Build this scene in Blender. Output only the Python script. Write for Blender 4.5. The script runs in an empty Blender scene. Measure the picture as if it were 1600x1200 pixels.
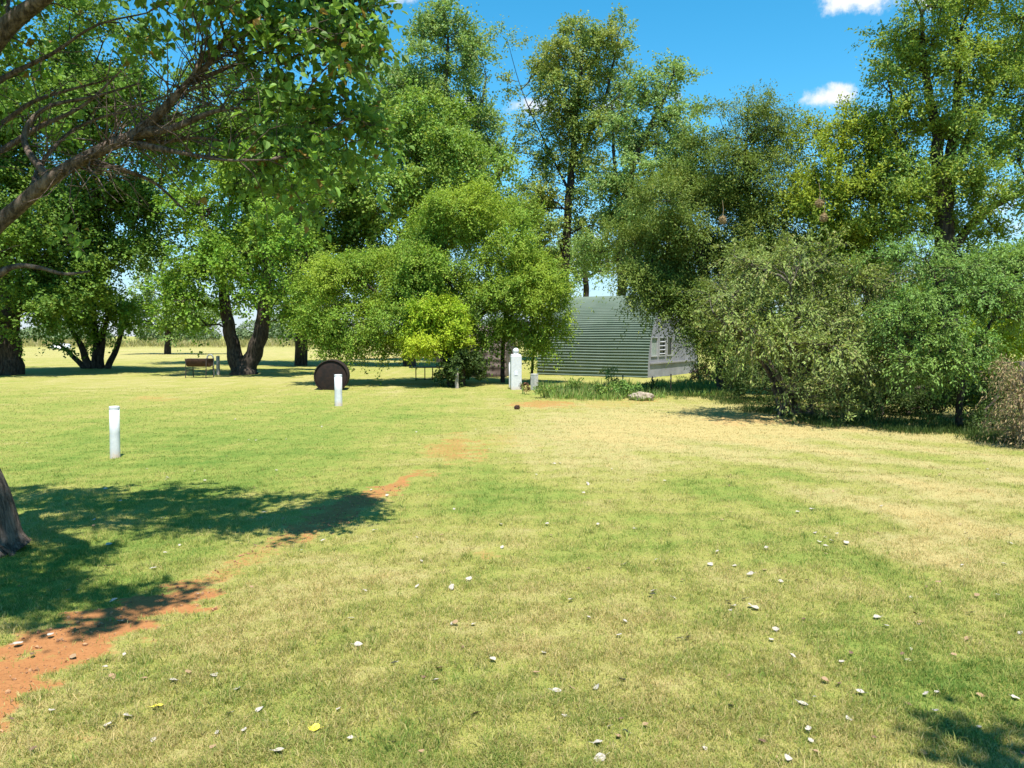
import bpy, bmesh, math, random
import numpy as np
from mathutils import Vector, Matrix

SC = bpy.context.scene
COL = SC.collection
R = math.radians
rng = np.random.default_rng(11)
random.seed(11)

# ------------------------------------------------------------------ camera
F = 1208.0                     # focal length in photo pixels (1600 wide)
EYE = 1.6
PITCH = math.atan(75.0 / F)
CT, ST = math.cos(PITCH), math.sin(PITCH)
cam_d = bpy.data.cameras.new('camera')
cam_d.sensor_width = 36.0
cam_d.lens = 36.0 * F / 1600.0
cam_d.clip_start = 0.05
cam_d.clip_end = 6000
cam = bpy.data.objects.new('camera', cam_d)
COL.objects.link(cam)
cam.location = (0, 0, EYE)
cam.rotation_euler = (math.pi / 2 - PITCH, 0, 0)
SC.camera = cam

def P(px, py, D):
    """world point seen at photo pixel (px, py) at ground distance D"""
    v = (600.0 - py) / F
    Y = CT + v * ST
    t = D / Y
    return np.array([(px - 800.0) / F * t, D, EYE + (-ST + v * CT) * t])

def G(px, py):
    """ground point under a photo pixel"""
    v = (600.0 - py) / F
    t = -EYE / (-ST + v * CT)
    return np.array([(px - 800.0) / F * t, (CT + v * ST) * t, 0.0])

def to_px(x, y, z=0.0):
    dz = z - EYE
    zc = y * CT - dz * ST
    up = y * ST + dz * CT
    zc = np.maximum(zc, 0.05)
    return 800.0 + F * x / zc, 600.0 - F * up / zc

# ------------------------------------------------------------------ light
SUN_EL, SUN_AZ = R(70), R(14)      # sun stands behind the camera, a little to the right
SUN_VEC = Vector((math.sin(SUN_AZ) * math.cos(SUN_EL), -math.cos(SUN_AZ) * math.cos(SUN_EL), math.sin(SUN_EL)))
sun_d = bpy.data.lights.new('sun', 'SUN')
sun_d.energy = 5.0
sun_d.angle = R(0.55)
sun_d.color = (1.0, 0.955, 0.88)
sun = bpy.data.objects.new('sun', sun_d)
COL.objects.link(sun)
sun.rotation_euler = SUN_VEC.to_track_quat('Z', 'Y').to_euler()

world = bpy.data.worlds.new('World')
SC.world = world
world.use_nodes = True
wt = world.node_tree
wt.nodes.clear()
def wn(t, **kw):
    n = wt.nodes.new(t)
    for k, v in kw.items():
        setattr(n, k, v)
    return n
wo = wn('ShaderNodeOutputWorld')
bg = wn('ShaderNodeBackground')
SKY_STRENGTH = 0.115
bg.inputs['Strength'].default_value = SKY_STRENGTH
wt.links.new(bg.outputs[0], wo.inputs['Surface'])
sky = wn('ShaderNodeTexSky', sky_type='NISHITA', sun_disc=False)
sky.sun_elevation = SUN_EL
sky.sun_rotation = math.pi - SUN_AZ
sky.altitude = 1300
sky.air_density = 1.0
sky.dust_density = 0.15
sky.ozone_density = 1.6
hs = wn('ShaderNodeHueSaturation')
hs.inputs['Saturation'].default_value = 1.38
hs.inputs['Hue'].default_value = 0.478
hs.inputs['Value'].default_value = 1.05
wt.links.new(sky.outputs[0], hs.inputs['Color'])
tc = wn('ShaderNodeTexCoord')
nrm = wn('ShaderNodeVectorMath', operation='NORMALIZE')
wt.links.new(tc.outputs['Generated'], nrm.inputs[0])
noi = wn('ShaderNodeTexNoise')
noi.inputs['Scale'].default_value = 34
noi.inputs['Detail'].default_value = 8
noi.inputs['Roughness'].default_value = 0.62
wt.links.new(nrm.outputs[0], noi.inputs['Vector'])
def mathn(op, a, b=None, clamp=False):
    n = wn('ShaderNodeMath', operation=op, use_clamp=clamp)
    for i, s in enumerate((a, b)):
        if s is None:
            continue
        if isinstance(s, (int, float)):
            n.inputs[i].default_value = s
        else:
            wt.links.new(s, n.inputs[i])
    return n.outputs[0]
cloud = None
# small fair-weather cumulus: direction (photo pixel) and half sizes in pixels
for (px, py, rx, ry, k) in ((1340, -8, 82, 44, 1.0), (1470, -14, 120, 34, .8), (1296, 152, 62, 30, .9), (1380, 168, 70, 26, .6),
                            (615, -8, 60, 24, .75), (830, 168, 85, 26, .75), (950, 160, 48, 22, .85), (722, 156, 40, 20, .7),
                            (1110, 178, 30, 12, .45), (1050, 150, 40, 16, .6), 
                            (1560, 320, 120, 90, .5), (920, 400, 120, 50, .6), (-500, 200, 300, 90, .8), (2300, 150, 300, 80, .8)):
    c = Vector(P(px, py, 100.0) - np.array([0, 0, EYE])).normalized()
    rgt = c.cross(Vector((0, 0, 1))).normalized()
    upv = rgt.cross(c).normalized()
    s = c.y / F
    dr = wn('ShaderNodeVectorMath', operation='DOT_PRODUCT'); dr.inputs[1].default_value = rgt / (rx * s)
    du = wn('ShaderNodeVectorMath', operation='DOT_PRODUCT'); du.inputs[1].default_value = upv / (ry * s)
    df = wn('ShaderNodeVectorMath', operation='DOT_PRODUCT'); df.inputs[1].default_value = c
    for n in (dr, du, df):
        wt.links.new(nrm.outputs[0], n.inputs[0])
    r2 = mathn('ADD', mathn('POWER', mathn('ABSOLUTE', dr.outputs['Value']), 2.0),
               mathn('POWER', mathn('ABSOLUTE', mathn('SUBTRACT', du.outputs['Value'], c.dot(upv) / (ry * s))), 2.0))
    fall = mathn('MULTIPLY', mathn('SUBTRACT', 1.0, r2, clamp=True), k)
    fall = mathn('MULTIPLY', fall, mathn('GREATER_THAN', df.outputs['Value'], 0.5))
    cloud = fall if cloud is None else mathn('MAXIMUM', cloud, fall)
cm = wn('ShaderNodeMapRange', interpolation_type='SMOOTHSTEP')
wt.links.new(mathn('SUBTRACT', cloud, mathn('MULTIPLY', mathn('SUBTRACT', noi.outputs[0], .30), 1.9)), cm.inputs['Value'])
cm.inputs['From Min'].default_value = 0.02
cm.inputs['From Max'].default_value = 0.62
cmix = wn('ShaderNodeMix', data_type='RGBA')
wt.links.new(cm.outputs[0], cmix.inputs['Factor'])
sepz = wn('ShaderNodeSeparateXYZ')
wt.links.new(nrm.outputs[0], sepz.inputs[0])
hz = wn('ShaderNodeMapRange', interpolation_type='SMOOTHSTEP')
wt.links.new(sepz.outputs['Z'], hz.inputs['Value'])
for k_, v_ in (('From Min', -.02), ('From Max', .22), ('To Min', .80), ('To Max', 0.0)):
    hz.inputs[k_].default_value = v_
hmix = wn('ShaderNodeMix', data_type='RGBA')
wt.links.new(hz.outputs[0], hmix.inputs['Factor'])
wt.links.new(hs.outputs[0], hmix.inputs['A'])
hmix.inputs['B'].default_value = (1.75, 2.45, 3.5, 1)     # pale blue air low over the fields
wt.links.new(hmix.outputs['Result'], cmix.inputs['A'])
cmix.inputs['B'].default_value = (4.6, 4.7, 4.9, 1)
wt.links.new(cmix.outputs['Result'], bg.inputs['Color'])

SC.view_settings.view_transform = 'Standard'
SC.view_settings.look = 'None'
SC.view_settings.exposure = 1.0
SC.view_settings.gamma = 1.0
SC.render.engine = 'CYCLES'
cy = SC.cycles
cy.use_denoising = True
cy.max_bounces = 6
cy.diffuse_bounces = 2
cy.glossy_bounces = 2
cy.transmission_bounces = 4
cy.transparent_max_bounces = 4
cy.caustics_reflective = False
cy.caustics_refractive = False
cy.sample_clamp_indirect = 6.0

# ------------------------------------------------------------------ materials
class NT:
    def __init__(self, name):
        self.m = bpy.data.materials.new(name)
        self.m.use_nodes = True
        self.t = self.m.node_tree
        self.t.nodes.clear()
        self.out = self.t.nodes.new('ShaderNodeOutputMaterial')
    def n(self, typ, inputs=None, **kw):
        n = self.t.nodes.new(typ)
        for k, v in kw.items():
            setattr(n, k, v)
        for k, v in (inputs or {}).items():
            self.set(n, k, v)
        return n
    def set(self, n, k, v):
        if isinstance(v, bpy.types.NodeSocket):
            self.t.links.new(v, n.inputs[k])
        else:
            if isinstance(v, tuple) and len(v) == 3 and n.inputs[k].type == 'RGBA':
                v = (*v, 1)
            n.inputs[k].default_value = v
    def noise(self, scale, detail=4, rough=0.55, vec=None, typ='Object'):
        n = self.n('ShaderNodeTexNoise', {'Scale': scale, 'Detail': detail, 'Roughness': rough})
        self.t.links.new(vec if vec is not None else self.coord(typ), n.inputs['Vector'])
        return n.outputs[0]
    def coord(self, typ='Object'):
        return self.n('ShaderNodeTexCoord').outputs[typ]
    def pos(self):
        return self.n('ShaderNodeNewGeometry').outputs['Position']
    def rnd(self):
        return self.n('ShaderNodeNewGeometry').outputs['Random Per Island']
    def mix(self, f, a, b, blend='MIX'):
        n = self.n('ShaderNodeMix', data_type='RGBA', blend_type=blend)
        self.set(n, 'Factor', f)
        for k, v in (('A', a), ('B', b)):
            s = [i for i in n.inputs if i.name == k and i.type == 'RGBA'][0]
            if isinstance(v, bpy.types.NodeSocket):
                self.t.links.new(v, s)
            else:
                s.default_value = (*v[:3], 1)
        return [o for o in n.outputs if o.type == 'RGBA'][0]
    def math(self, op, a, b=0.0, clamp=False):
        n = self.n('ShaderNodeMath', operation=op, use_clamp=clamp)
        self.set(n, 0, a); self.set(n, 1, b)
        return n.outputs[0]
    def rng(self, v, a, b, c=0.0, d=1.0, smooth=True):
        n = self.n('ShaderNodeMapRange', {'Value': v, 'From Min': a, 'From Max': b, 'To Min': c, 'To Max': d})
        if smooth:
            n.interpolation_type = 'SMOOTHSTEP'
        return n.outputs[0]
    def bump(self, h, strength=0.5, dist=0.02):
        n = self.n('ShaderNodeBump', {'Height': h, 'Strength': strength, 'Distance': dist})
        return n.outputs[0]
    def bsdf(self, **kw):
        n = self.n('ShaderNodeBsdfPrincipled', kw.pop('inputs', {}))
        self.t.links.new(n.outputs[0], self.out.inputs['Surface'])
        return n

def leaf_mat(name, col, dry, dry_amt=0.12, trans=0.36, gloss=0.35, tint=None, spread=0.45):
    """leaf: random tone per leaf, larger drifts of tone across the crown, light coming through"""
    t = NT(name)
    warm = np.array([1.30, 1.18, 1.08])
    c = np.array(col) * warm
    tint = None if tint is None else tuple(np.array(tint) * warm)
    lo = tuple(c * (1 - spread)); hi = tuple(np.minimum(c * (1 + spread * .9) + np.array([.012, .008, 0]), .6))
    r = t.rnd()
    base = t.mix(r, lo, hi)
    big = t.rng(t.noise(0.55, 3, .6, t.pos()), .38, .66)
    if tint is not None:
        base = t.mix(t.math('MULTIPLY', big, .75), base, tint)
    r2 = t.math('FRACT', t.math('MULTIPLY', r, 37.7))
    base = t.mix(t.math('GREATER_THAN', r2, 1 - dry_amt), base, dry)
    b = t.n('ShaderNodeBsdfPrincipled', {'Base Color': base, 'Roughness': .52, 'Specular IOR Level': gloss * .45})
    tr = t.n('ShaderNodeBsdfTranslucent', {'Color': t.mix(.55, base, t.mix(1.0, base, (1.5, 1.45, .55), 'MULTIPLY'))})
    mx = t.n('ShaderNodeMixShader', {0: trans, 1: b.outputs[0], 2: tr.outputs[0]})
    t.t.links.new(mx.outputs[0], t.out.inputs['Surface'])
    return t.m

def bark_mat(name, a, b, scale=6.0, bump=.6):
    t = NT(name)
    mp = t.n('ShaderNodeMapping', {'Vector': t.coord(), 'Scale': (scale, scale, scale * .22)})
    n1 = t.noise(3.2, 6, .68, mp.outputs[0])
    n2 = t.noise(1.1, 3, .5)
    col = t.mix(t.rng(n1, .35, .68), a, b)
    col = t.mix(t.rng(n2, .5, .8, 0, .5), col, tuple(x * 1.35 for x in b))
    t.bsdf(inputs={'Base Color': col, 'Roughness': .9, 'Specular IOR Level': .15, 'Normal': t.bump(n1, bump, .05)})
    return t.m

def plain_mat(name, col, col2, scale=8, rough=.7, metal=0.0, bump=.1, spec=.4, detail=5):
    t = NT(name)
    n = t.noise(scale, detail, .62)
    t.bsdf(inputs={'Base Color': t.mix(t.rng(n, .32, .68), col, col2), 'Roughness': rough, 'Metallic': metal,
                   'Specular IOR Level': spec, 'Normal': t.bump(n, bump, .01)})
    return t.m

M = {}
M['bark_near'] = bark_mat('bark_near', (.055, .040, .031), (.25, .185, .145), 9, 1.0)
M['bark'] = bark_mat('bark', (.022, .017, .014), (.085, .066, .05), 5, .7)
M['bark_pale'] = bark_mat('bark_pale', (.10, .075, .058), (.30, .235, .18), 12, .6)
M['bark_grey'] = bark_mat('bark_grey', (.05, .043, .034), (.15, .13, .10), 6, .5)
M['poplar'] = leaf_mat('leaf_poplar', (.135, .255, .056), (.26, .17, .05), .035, 0.40, .45, (.10, .19, .045))
M['broad_dark'] = leaf_mat('leaf_broad_dark', (.080, .165, .030), (.19, .23, .04), .06, 0.34, .3, (.13, .22, .034))
M['broad_bright'] = leaf_mat('leaf_broad_bright', (.120, .245, .034), (.25, .33, .05), .10, 0.35, .3, (.16, .25, .036))
M['round_tree'] = leaf_mat('leaf_round_tree', (.135, .245, .038), (.28, .33, .055), .10, 0.37, .25, (.25, .35, .045))
M['lime'] = leaf_mat('leaf_lime', (.23, .40, .034), (.40, .44, .05), .12, 0.37, .25, (.33, .42, .036))
M['shade_ivy'] = leaf_mat('leaf_shade_ivy', (.045, .085, .022), (.07, .10, .03), .1, 0.20, .3)  # dark leaf; in the undergrowth and filler shrub it paints in shade
M['tall_blue'] = leaf_mat('leaf_tall_blue', (.155, .265, .088), (.28, .32, .10), .10, 0.34, .4, (.18, .28, .085))
M['tall_olive'] = leaf_mat('leaf_tall_olive', (.14, .255, .050), (.28, .33, .065), .10, 0.34, .35, (.18, .27, .048))
M['tall_gold'] = leaf_mat('leaf_tall_gold', (.160, .255, .070), (.32, .34, .085), .09, 0.32, .35, (.22, .26, .06))
M['olive_fine'] = leaf_mat('leaf_olive_fine', (.092, .155, .034), (.24, .26, .06), .07, 0.30, .25, (.15, .205, .045))
M['gold_fine'] = leaf_mat('leaf_gold_fine', (.21, .285, .034), (.34, .37, .05), .14, 0.34, .25, (.14, .23, .038))
M['right_big'] = leaf_mat('leaf_right_big', (.140, .245, .058), (.31, .34, .05), .16, 0.34, .3, (.22, .30, .045))
M['grey_shrub'] = leaf_mat('leaf_grey_shrub', (.165, .235, .062), (.34, .32, .12), .08, 0.29, .35, (.18, .25, .090))
M['feather'] = leaf_mat('leaf_feather', (.120, .235, .062), (.23, .33, .08), .10, 0.34, .35, (.18, .29, .070))
M['weed'] = leaf_mat('leaf_weed', (.15, .25, .06), (.32, .31, .11), .15, 0.28, .25, (.10, .16, .06))
M['weed_red'] = leaf_mat('leaf_weed_red', (.11, .05, .035), (.20, .12, .06), .3, 0.24, .25)
M['dead'] = leaf_mat('leaf_dead', (.25, .205, .12), (.17, .19, .06), .30, .16, .2, (.21, .165, .10), .35)
M['nest'] = leaf_mat('leaf_nest', (.36, .28, .17), (.24, .18, .10), .2, 0.16, .2, None, .35)
M['reed'] = leaf_mat('leaf_reed', (.26, .25, .10), (.36, .31, .16), .3, 0.24, .2, (.17, .21, .07))
M['far_wood'] = leaf_mat('leaf_far_wood', (.15, .22, .13), (.19, .24, .12), .1, 0.32, .2)

# ------------------------------------------------------------------ helpers
def link_mesh(name, V, Fq, mat, parent=None, origin=None, smooth=False, attrs=None):
    """V (n,3) world points, Fq (m,k) faces; points are stored relative to origin"""
    V = np.asarray(V, dtype=np.float32)
    Fq = np.asarray(Fq, dtype=np.int32)
    if origin is not None:
        V = V - np.asarray(origin, dtype=np.float32)
    me = bpy.data.meshes.new(name)
    k = Fq.shape[1]
    me.vertices.add(len(V)); me.vertices.foreach_set('co', V.ravel())
    me.loops.add(Fq.size); me.loops.foreach_set('vertex_index', Fq.ravel())
    me.polygons.add(len(Fq)); me.polygons.foreach_set('loop_start', np.arange(0, Fq.size, k, dtype=np.int32))
    me.polygons.foreach_set('use_smooth', np.full(len(Fq), smooth))
    for an, av in (attrs or {}).items():
        a = me.attributes.new(an, 'FLOAT', 'POINT')
        a.data.foreach_set('value', np.asarray(av, dtype=np.float32))
    me.update(calc_edges=True)
    me.materials.append(mat)
    o = bpy.data.objects.new(name, me)
    COL.objects.link(o)
    if parent is not None:
        o.parent = parent
    elif origin is not None:
        o.location = origin
    return o

def bm_obj(name, bm, mat, parent=None, loc=(0, 0, 0), smooth=False, bevel=0.0):
    bmesh.ops.recalc_face_normals(bm, faces=bm.faces)
    me = bpy.data.meshes.new(name)
    bm.to_mesh(me); bm.free()
    for p in me.polygons:
        p.use_smooth = smooth
    me.materials.append(mat)
    o = bpy.data.objects.new(name, me)
    COL.objects.link(o)
    o.parent = parent
    o.location = loc
    if bevel:
        b = o.modifiers.new('bevel', 'BEVEL'); b.width = bevel; b.segments = 2; b.limit_method = 'ANGLE'
    return o

def tag(o, label=None, cat=None, group=None, kind=None):
    for k, v in (('label', label), ('category', cat), ('group', group), ('kind', kind)):
        if v:
            o[k] = v
    return o

def empty(name, loc, label, cat, group=None, rz=0.0):
    o = bpy.data.objects.new(name, None)
    COL.objects.link(o)
    o.location = loc
    o.rotation_euler.z = rz
    o.empty_display_size = .3
    return tag(o, label, cat, group)

def box(bm, cx, cy_, cz, sx, sy, sz, rz=0.0):
    m = Matrix.Translation((cx, cy_, cz)) @ Matrix.Rotation(rz, 4, 'Z') @ Matrix.Diagonal((sx, sy, sz, 1))
    bmesh.ops.create_cube(bm, size=1, matrix=m)

def bar(bm, a, b, r, seg=8):
    a, b = Vector(a), Vector(b)
    d = b - a
    m = Matrix.Translation((a + b) / 2) @ d.to_track_quat('Z', 'Y').to_matrix().to_4x4()
    bmesh.ops.create_cone(bm, cap_ends=True, segments=seg, radius1=r, radius2=r, depth=d.length, matrix=m)

def lathe(bm, prof, seg=20, mat4=Matrix.Identity(4)):
    rings = []
    for r, z in prof:
        rings.append([bm.verts.new(mat4 @ Vector((r * math.cos(2 * math.pi * i / seg), r * math.sin(2 * math.pi * i / seg), z))) for i in range(seg)])
    for a, b in zip(rings, rings[1:]):
        for i in range(seg):
            j = (i + 1) % seg
            bm.faces.new((a[i], a[j], b[j], b[i]))
    bm.faces.new(rings[0][::-1]); bm.faces.new(rings[-1])

class Tubes:
    """collects tapering tubes into one mesh"""
    def __init__(self, seg=6):
        self.seg = seg; self.V = []; self.F = []; self.n = 0
    def add(self, pts, rad, seg=None):
        s = seg or self.seg
        pts = np.asarray(pts, float); rad = np.asarray(rad, float)
        d = np.gradient(pts, axis=0)
        d /= np.linalg.norm(d, axis=1, keepdims=True) + 1e-9
        ref = np.where(np.abs(d[:, 2:3]) < .9, np.array([[0, 0, 1.]]), np.array([[1., 0, 0]]))
        ref = np.repeat(ref[len(ref) // 2][None], len(d), 0)
        u = np.cross(d, ref); u /= np.linalg.norm(u, axis=1, keepdims=True) + 1e-9
        v = np.cross(d, u)
        a = np.linspace(0, 2 * np.pi, s, endpoint=False)
        ring = pts[:, None] + rad[:, None, None] * (np.cos(a)[None, :, None] * u[:, None] + np.sin(a)[None, :, None] * v[:, None])
        self.V.append(ring.reshape(-1, 3))
        k = len(pts)
        i = np.arange(k - 1)[:, None] * s; j = np.arange(s)[None]; j2 = (j + 1) % s
        f = np.stack([i + j, i + j2, i + s + j2, i + s + j], -1).reshape(-1, 4)
        self.F.append(f + self.n)
        self.n += k * s
    def link(self, name, mat, parent, origin):
        if not self.V:
            return None
        return link_mesh(name, np.concatenate(self.V), np.concatenate(self.F), mat, parent, origin, smooth=True)

def smooth_path(pts, rad, n=6):
    """Catmull-Rom through the points"""
    p = np.asarray(pts, float); r = np.asarray(rad, float)
    if len(p) < 3:
        t = np.linspace(0, 1, n + 1)[:, None]
        return p[0] + (p[1] - p[0]) * t, (r[0] + (r[1] - r[0]) * t[:, 0])
    q = np.vstack([2 * p[0] - p[1], p, 2 * p[-1] - p[-2]])
    out, ro = [], []
    for i in range(1, len(q) - 2):
        for t in np.linspace(0, 1, n, endpoint=False):
            a, b, c, d = q[i - 1], q[i], q[i + 1], q[i + 2]
            out.append(.5 * (2 * b + (c - a) * t + (2 * a - 5 * b + 4 * c - d) * t * t + (3 * b - a - 3 * c + d) * t ** 3))
            ro.append(r[i - 1] + (r[i] - r[i - 1]) * t)
    out.append(p[-1]); ro.append(r[-1])
    return np.array(out), np.array(ro)

def unit(v):
    return v / (np.linalg.norm(v, axis=-1, keepdims=True) + 1e-9)

def wob(p, scale, seed):
    """cheap smooth 3-D noise, about -1..1"""
    g = np.random.default_rng(seed)
    s = np.zeros(len(p))
    for i in range(7):
        k = g.normal(size=3) * (2 * np.pi / scale) * g.uniform(.6, 1.5)
        s += np.sin(p @ k + g.uniform(0, 6.28))
    return s / 3.2

def leaf_quads(pos, ldir, nrmv, length, width, fold=.12):
    side = unit(np.cross(ldir, nrmv))
    nn = np.cross(side, ldir)
    L = length[:, None]; W = width[:, None]
    v0 = pos
    v1 = pos + ldir * L * .48 + side * W * .5 + nn * W * fold
    v2 = pos + ldir * L - nn * L * .10
    v3 = pos + ldir * L * .48 - side * W * .5 + nn * W * fold
    V = np.stack([v0, v1, v2, v3], 1).reshape(-1, 3)
    return V, np.arange(len(V)).reshape(-1, 4)

HEART = np.array([[0, 0, 0], [.30, .08, .11], [.44, .32, .17], [.27, .66, .09], [0, 1.0, -.22], [-.27, .66, .10], [-.44, .32, .15], [-.30, .08, .10]])
def leaf_hearts(pos, ldir, nrmv, length, width):
    side = unit(np.cross(ldir, nrmv)); nn = np.cross(side, ldir)
    H = HEART
    V = (pos[:, None] + side[:, None] * (H[:, 0] * 1.0)[None, :, None] * width[:, None, None]
         + ldir[:, None] * H[:, 1][None, :, None] * length[:, None, None] + nn[:, None] * H[:, 2][None, :, None] * width[:, None, None])
    k = np.arange(len(pos))[:, None] * 8
    # one leaf = a fan of three quads round the midrib, sharing the vertices
    f = np.stack([k + np.array([0, 1, 2, 3]), k + np.array([0, 3, 4, 5]), k + np.array([0, 5, 6, 7])], 1).reshape(-1, 4)
    return V.reshape(-1, 3), f

def B(px, py, D, rx, ry, rd, lai=4.0, hole=0.0):
    """crown lobe authored in photo pixels at distance D (rx, ry pixels; rd metres deep)"""
    s = D / F
    return (P(px, py, D), np.array([rx * s, rd, ry * s]), lai, hole)

def make_tree(name, label, cat, base, stems, blobs, leafmat, barkmat, leaf=(.14, .10), per=70, spray=.5, droop=.25,
              outw=.6, rise=.25, heart=False, seed=1, group=None, tip=.012, twigs=False, up=.8, rand=.48, jitter=.12, edge=2.4,
              trunk_seg=10, limb_k=1.0, along=.6, extra=None, clump=.8, flat=.62, kf=2.3, ldr=.7):
    """stems: list of [(point, radius), ...]; blobs: lobes of the crown"""
    g = np.random.default_rng(seed)
    if not heart:
        leaf = (leaf[0] * .74, leaf[1] * .74); per = int(per * 1.83)
    base = np.array([base[0], base[1], 0.0])
    root = empty(name, tuple(base), label, cat, group)
    tr = Tubes(trunk_seg)
    npos, nrad = [], []
    for st in stems:
        pts, rad = smooth_path([s[0] for s in st], [s[1] for s in st], 6)
        w = np.stack([wob(pts, 1.7, seed + 3), wob(pts, 1.7, seed + 4), np.zeros(len(pts))], 1)
        w[0] = 0
        pts = pts + w * rad[:, None] * .25
        tr.add(pts, rad)
        ln = np.linalg.norm(np.diff(pts, axis=0), axis=1).sum()
        keep = pts[len(pts) // 3:]
        npos += list(keep); nrad += list(rad[len(pts) // 3:])
    # --- sprays in every lobe
    area = .5 * leaf[0] * leaf[1] * (1.35 if heart else 1.0)
    cen, out, lobe_c = [], [], []
    for (c, r, lai, hole) in blobs:
        nl = lai * np.pi * r[0] * r[2] / area
        nc = max(3, int(nl / per))
        cs = clump * min(1.0, .75 * min(r) / clump + .1)
        K = max(5, int(kf * r[0] * r[2] / cs ** 2))
        d = unit(g.normal(size=(K, 3)))
        rad = g.uniform(.12, 1, size=(K, 1)) ** (1 / edge)
        cc = c + d * rad * np.maximum(r - cs * .45, r * .5) * (1 + .22 * wob(d, 1.1, seed + 17)[:, None])
        if hole > 0:
            cc = cc[wob(cc, max(r) * .8, seed + 31) > -1 + hole]
        if len(cc) == 0:
            cc = c[None]
        csz = cs * g.uniform(.55, 1.25, len(cc))
        pick = g.choice(len(cc), nc * 2, p=csz ** 2 / np.sum(csz ** 2))
        dd = unit(g.normal(size=(nc * 2, 3)) + np.array([0, 0, .45]))
        q = cc[pick] + dd * (csz[pick] * g.uniform(.15, 1, nc * 2) ** .4)[:, None] * np.array([1, 1, flat])
        o_ = unit(dd * .75 + unit((q - c) / r) * .5)
        ok = q[:, 2] > .12
        q = q[ok][:nc]; o_ = o_[ok][:nc]
        cen.append(q); out.append(o_)
    cen = np.concatenate(cen); out = np.concatenate(out)
    # --- limbs: every spray joins the nearest part of the tree that already stands
    if len(npos):
        lim = tr
        node = np.array(npos); path = np.zeros(len(node)); par = [-1] * len(node)
        ntr = len(node)
        d0 = np.min(np.linalg.norm(cen[:, None] - node[None], axis=2), axis=1)
        order = np.argsort(d0)
        lim_idx = order if len(order) < 420 else order[np.sort(g.choice(len(order), 420, replace=False))]
        segs = []
        for i in lim_idx:
            c = cen[i]
            dv = node - c
            dist = np.linalg.norm(dv, axis=1)
            cost = dist + along * path + 1.2 * np.maximum(dv[:, 2], 0)
            j = int(np.argmin(cost))
            a = node[j]
            L = dist[j]
            m1 = a * .66 + c * .34 + np.array([*g.normal(0, .06 * L, 2), .10 * L * rise * 4 + g.normal(0, .04 * L)])
            m2 = a * .33 + c * .67 + np.array([*g.normal(0, .06 * L, 2), .08 * L * rise * 4 + g.normal(0, .04 * L)])
            k = len(node)
            node = np.vstack([node, m1, m2, c]); path = np.append(path, [path[j] + L * .33, path[j] + L * .66, path[j] + L])
            par += [j, k, k + 1]
            segs.append((j, k, k + 1, k + 2))
        cnt = np.zeros(len(node))
        for s in segs:
            cnt[s[3]] += 1
        for i in range(len(node) - 1, ntr - 1, -1):
            if par[i] >= 0:
                cnt[par[i]] += cnt[i]
        rr = tip * limb_k * np.maximum(cnt, .5) ** .5
        for (j, k, k2, k3) in segs:
            r0 = min(rr[k] * 1.15, nrad[j] * .8 if j < ntr else rr[j])
            lim.add(node[[j, k, k2, k3]], [r0, rr[k], rr[k2], max(rr[k3] * .6, tip * .4)], 5)
    else:
        lim = tr
    # --- leaves along three to five twigs in every spray
    nt = 4
    C = np.repeat(cen, nt, 0); O = np.repeat(out, nt, 0)
    td = unit(O * outw + g.normal(0, .6, C.shape) + np.array([0, 0, rise]))
    TL = spray * g.uniform(.55, 1.3, len(C)) * np.where(g.uniform(size=len(C)) > .9, 1.6, 1)
    m = max(2, per // nt)
    t = g.uniform(.05, 1.0, (len(C), m))
    pos = C[:, None] + td[:, None] * (TL[:, None] * t)[..., None]
    pos[..., 2] -= droop * TL[:, None] * t ** 2
    pos += g.normal(0, jitter, pos.shape) * spray
    tang = td[:, None] + np.array([0, 0, -2 * droop])[None, None] * t[..., None]
    ld = unit(tang * .8 + g.normal(0, ldr, pos.shape))
    nv = unit(np.array([0, 0, up])[None, None] + O[:, None] * .65 + g.normal(0, rand, pos.shape))
    pos = pos.reshape(-1, 3); ld = ld.reshape(-1, 3); nv = nv.reshape(-1, 3)
    ok = pos[:, 2] > .03
    pos, ld, nv = pos[ok], ld[ok], nv[ok]
    sz = g.uniform(.45 if heart else .65, 1.25, len(pos))
    fn = leaf_hearts if heart else leaf_quads
    V, Fq = fn(pos, ld, nv, leaf[0] * sz, leaf[1] * sz)
    if twigs:
        for i in range(len(C)):
            q = C[i] + td[i] * np.array([[0.], [.5], [1.]]) * TL[i]
            q[:, 2] -= droop * TL[i] * np.array([0, .25, 1.0])
            lim.add(q, [tip * .55, tip * .4, tip * .2], 4)
    if extra:
        for (pts, rad) in extra:
            lim.add(pts, rad, 5)
    lim.link('trunk', barkmat, root, base)
    link_mesh('crown', V, Fq, leafmat, root, base)
    return root

def px_stem(*pts):
    """stem authored as (px, py, D, radius in metres)"""
    return [(P(a, b, d), r) for (a, b, d, r) in pts]

# ------------------------------------------------------------------ ground fields (dirt and dry grass), fixed in the world
def sstep(a, b, x):
    t = np.clip((x - a) / (b - a), 0, 1)
    return t * t * (3 - 2 * t)

PATH = np.array([G(a, b)[:2] for a, b in ((-420, 1240), (-60, 1085), (60, 1030), (160, 985), (260, 945), (350, 893), (430, 850), (510, 812), (590, 772), (650, 740))])
PATHW = np.array([.46, .44, .41, .37, .28, .12, .22, .42, .24, .02])
def path_mask(x, y):
    best = np.full(x.shape, 9.0)
    for i in range(len(PATH) - 1):
        a, b = PATH[i], PATH[i + 1]
        ab = b - a
        t = np.clip(((x - a[0]) * ab[0] + (y - a[1]) * ab[1]) / (ab @ ab), 0, 1)
        d = np.hypot(x - a[0] - t * ab[0], y - a[1] - t * ab[1])
        w = PATHW[i] + (PATHW[i + 1] - PATHW[i]) * t
        best = np.minimum(best, d / np.maximum(w, .02))
    return best

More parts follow.
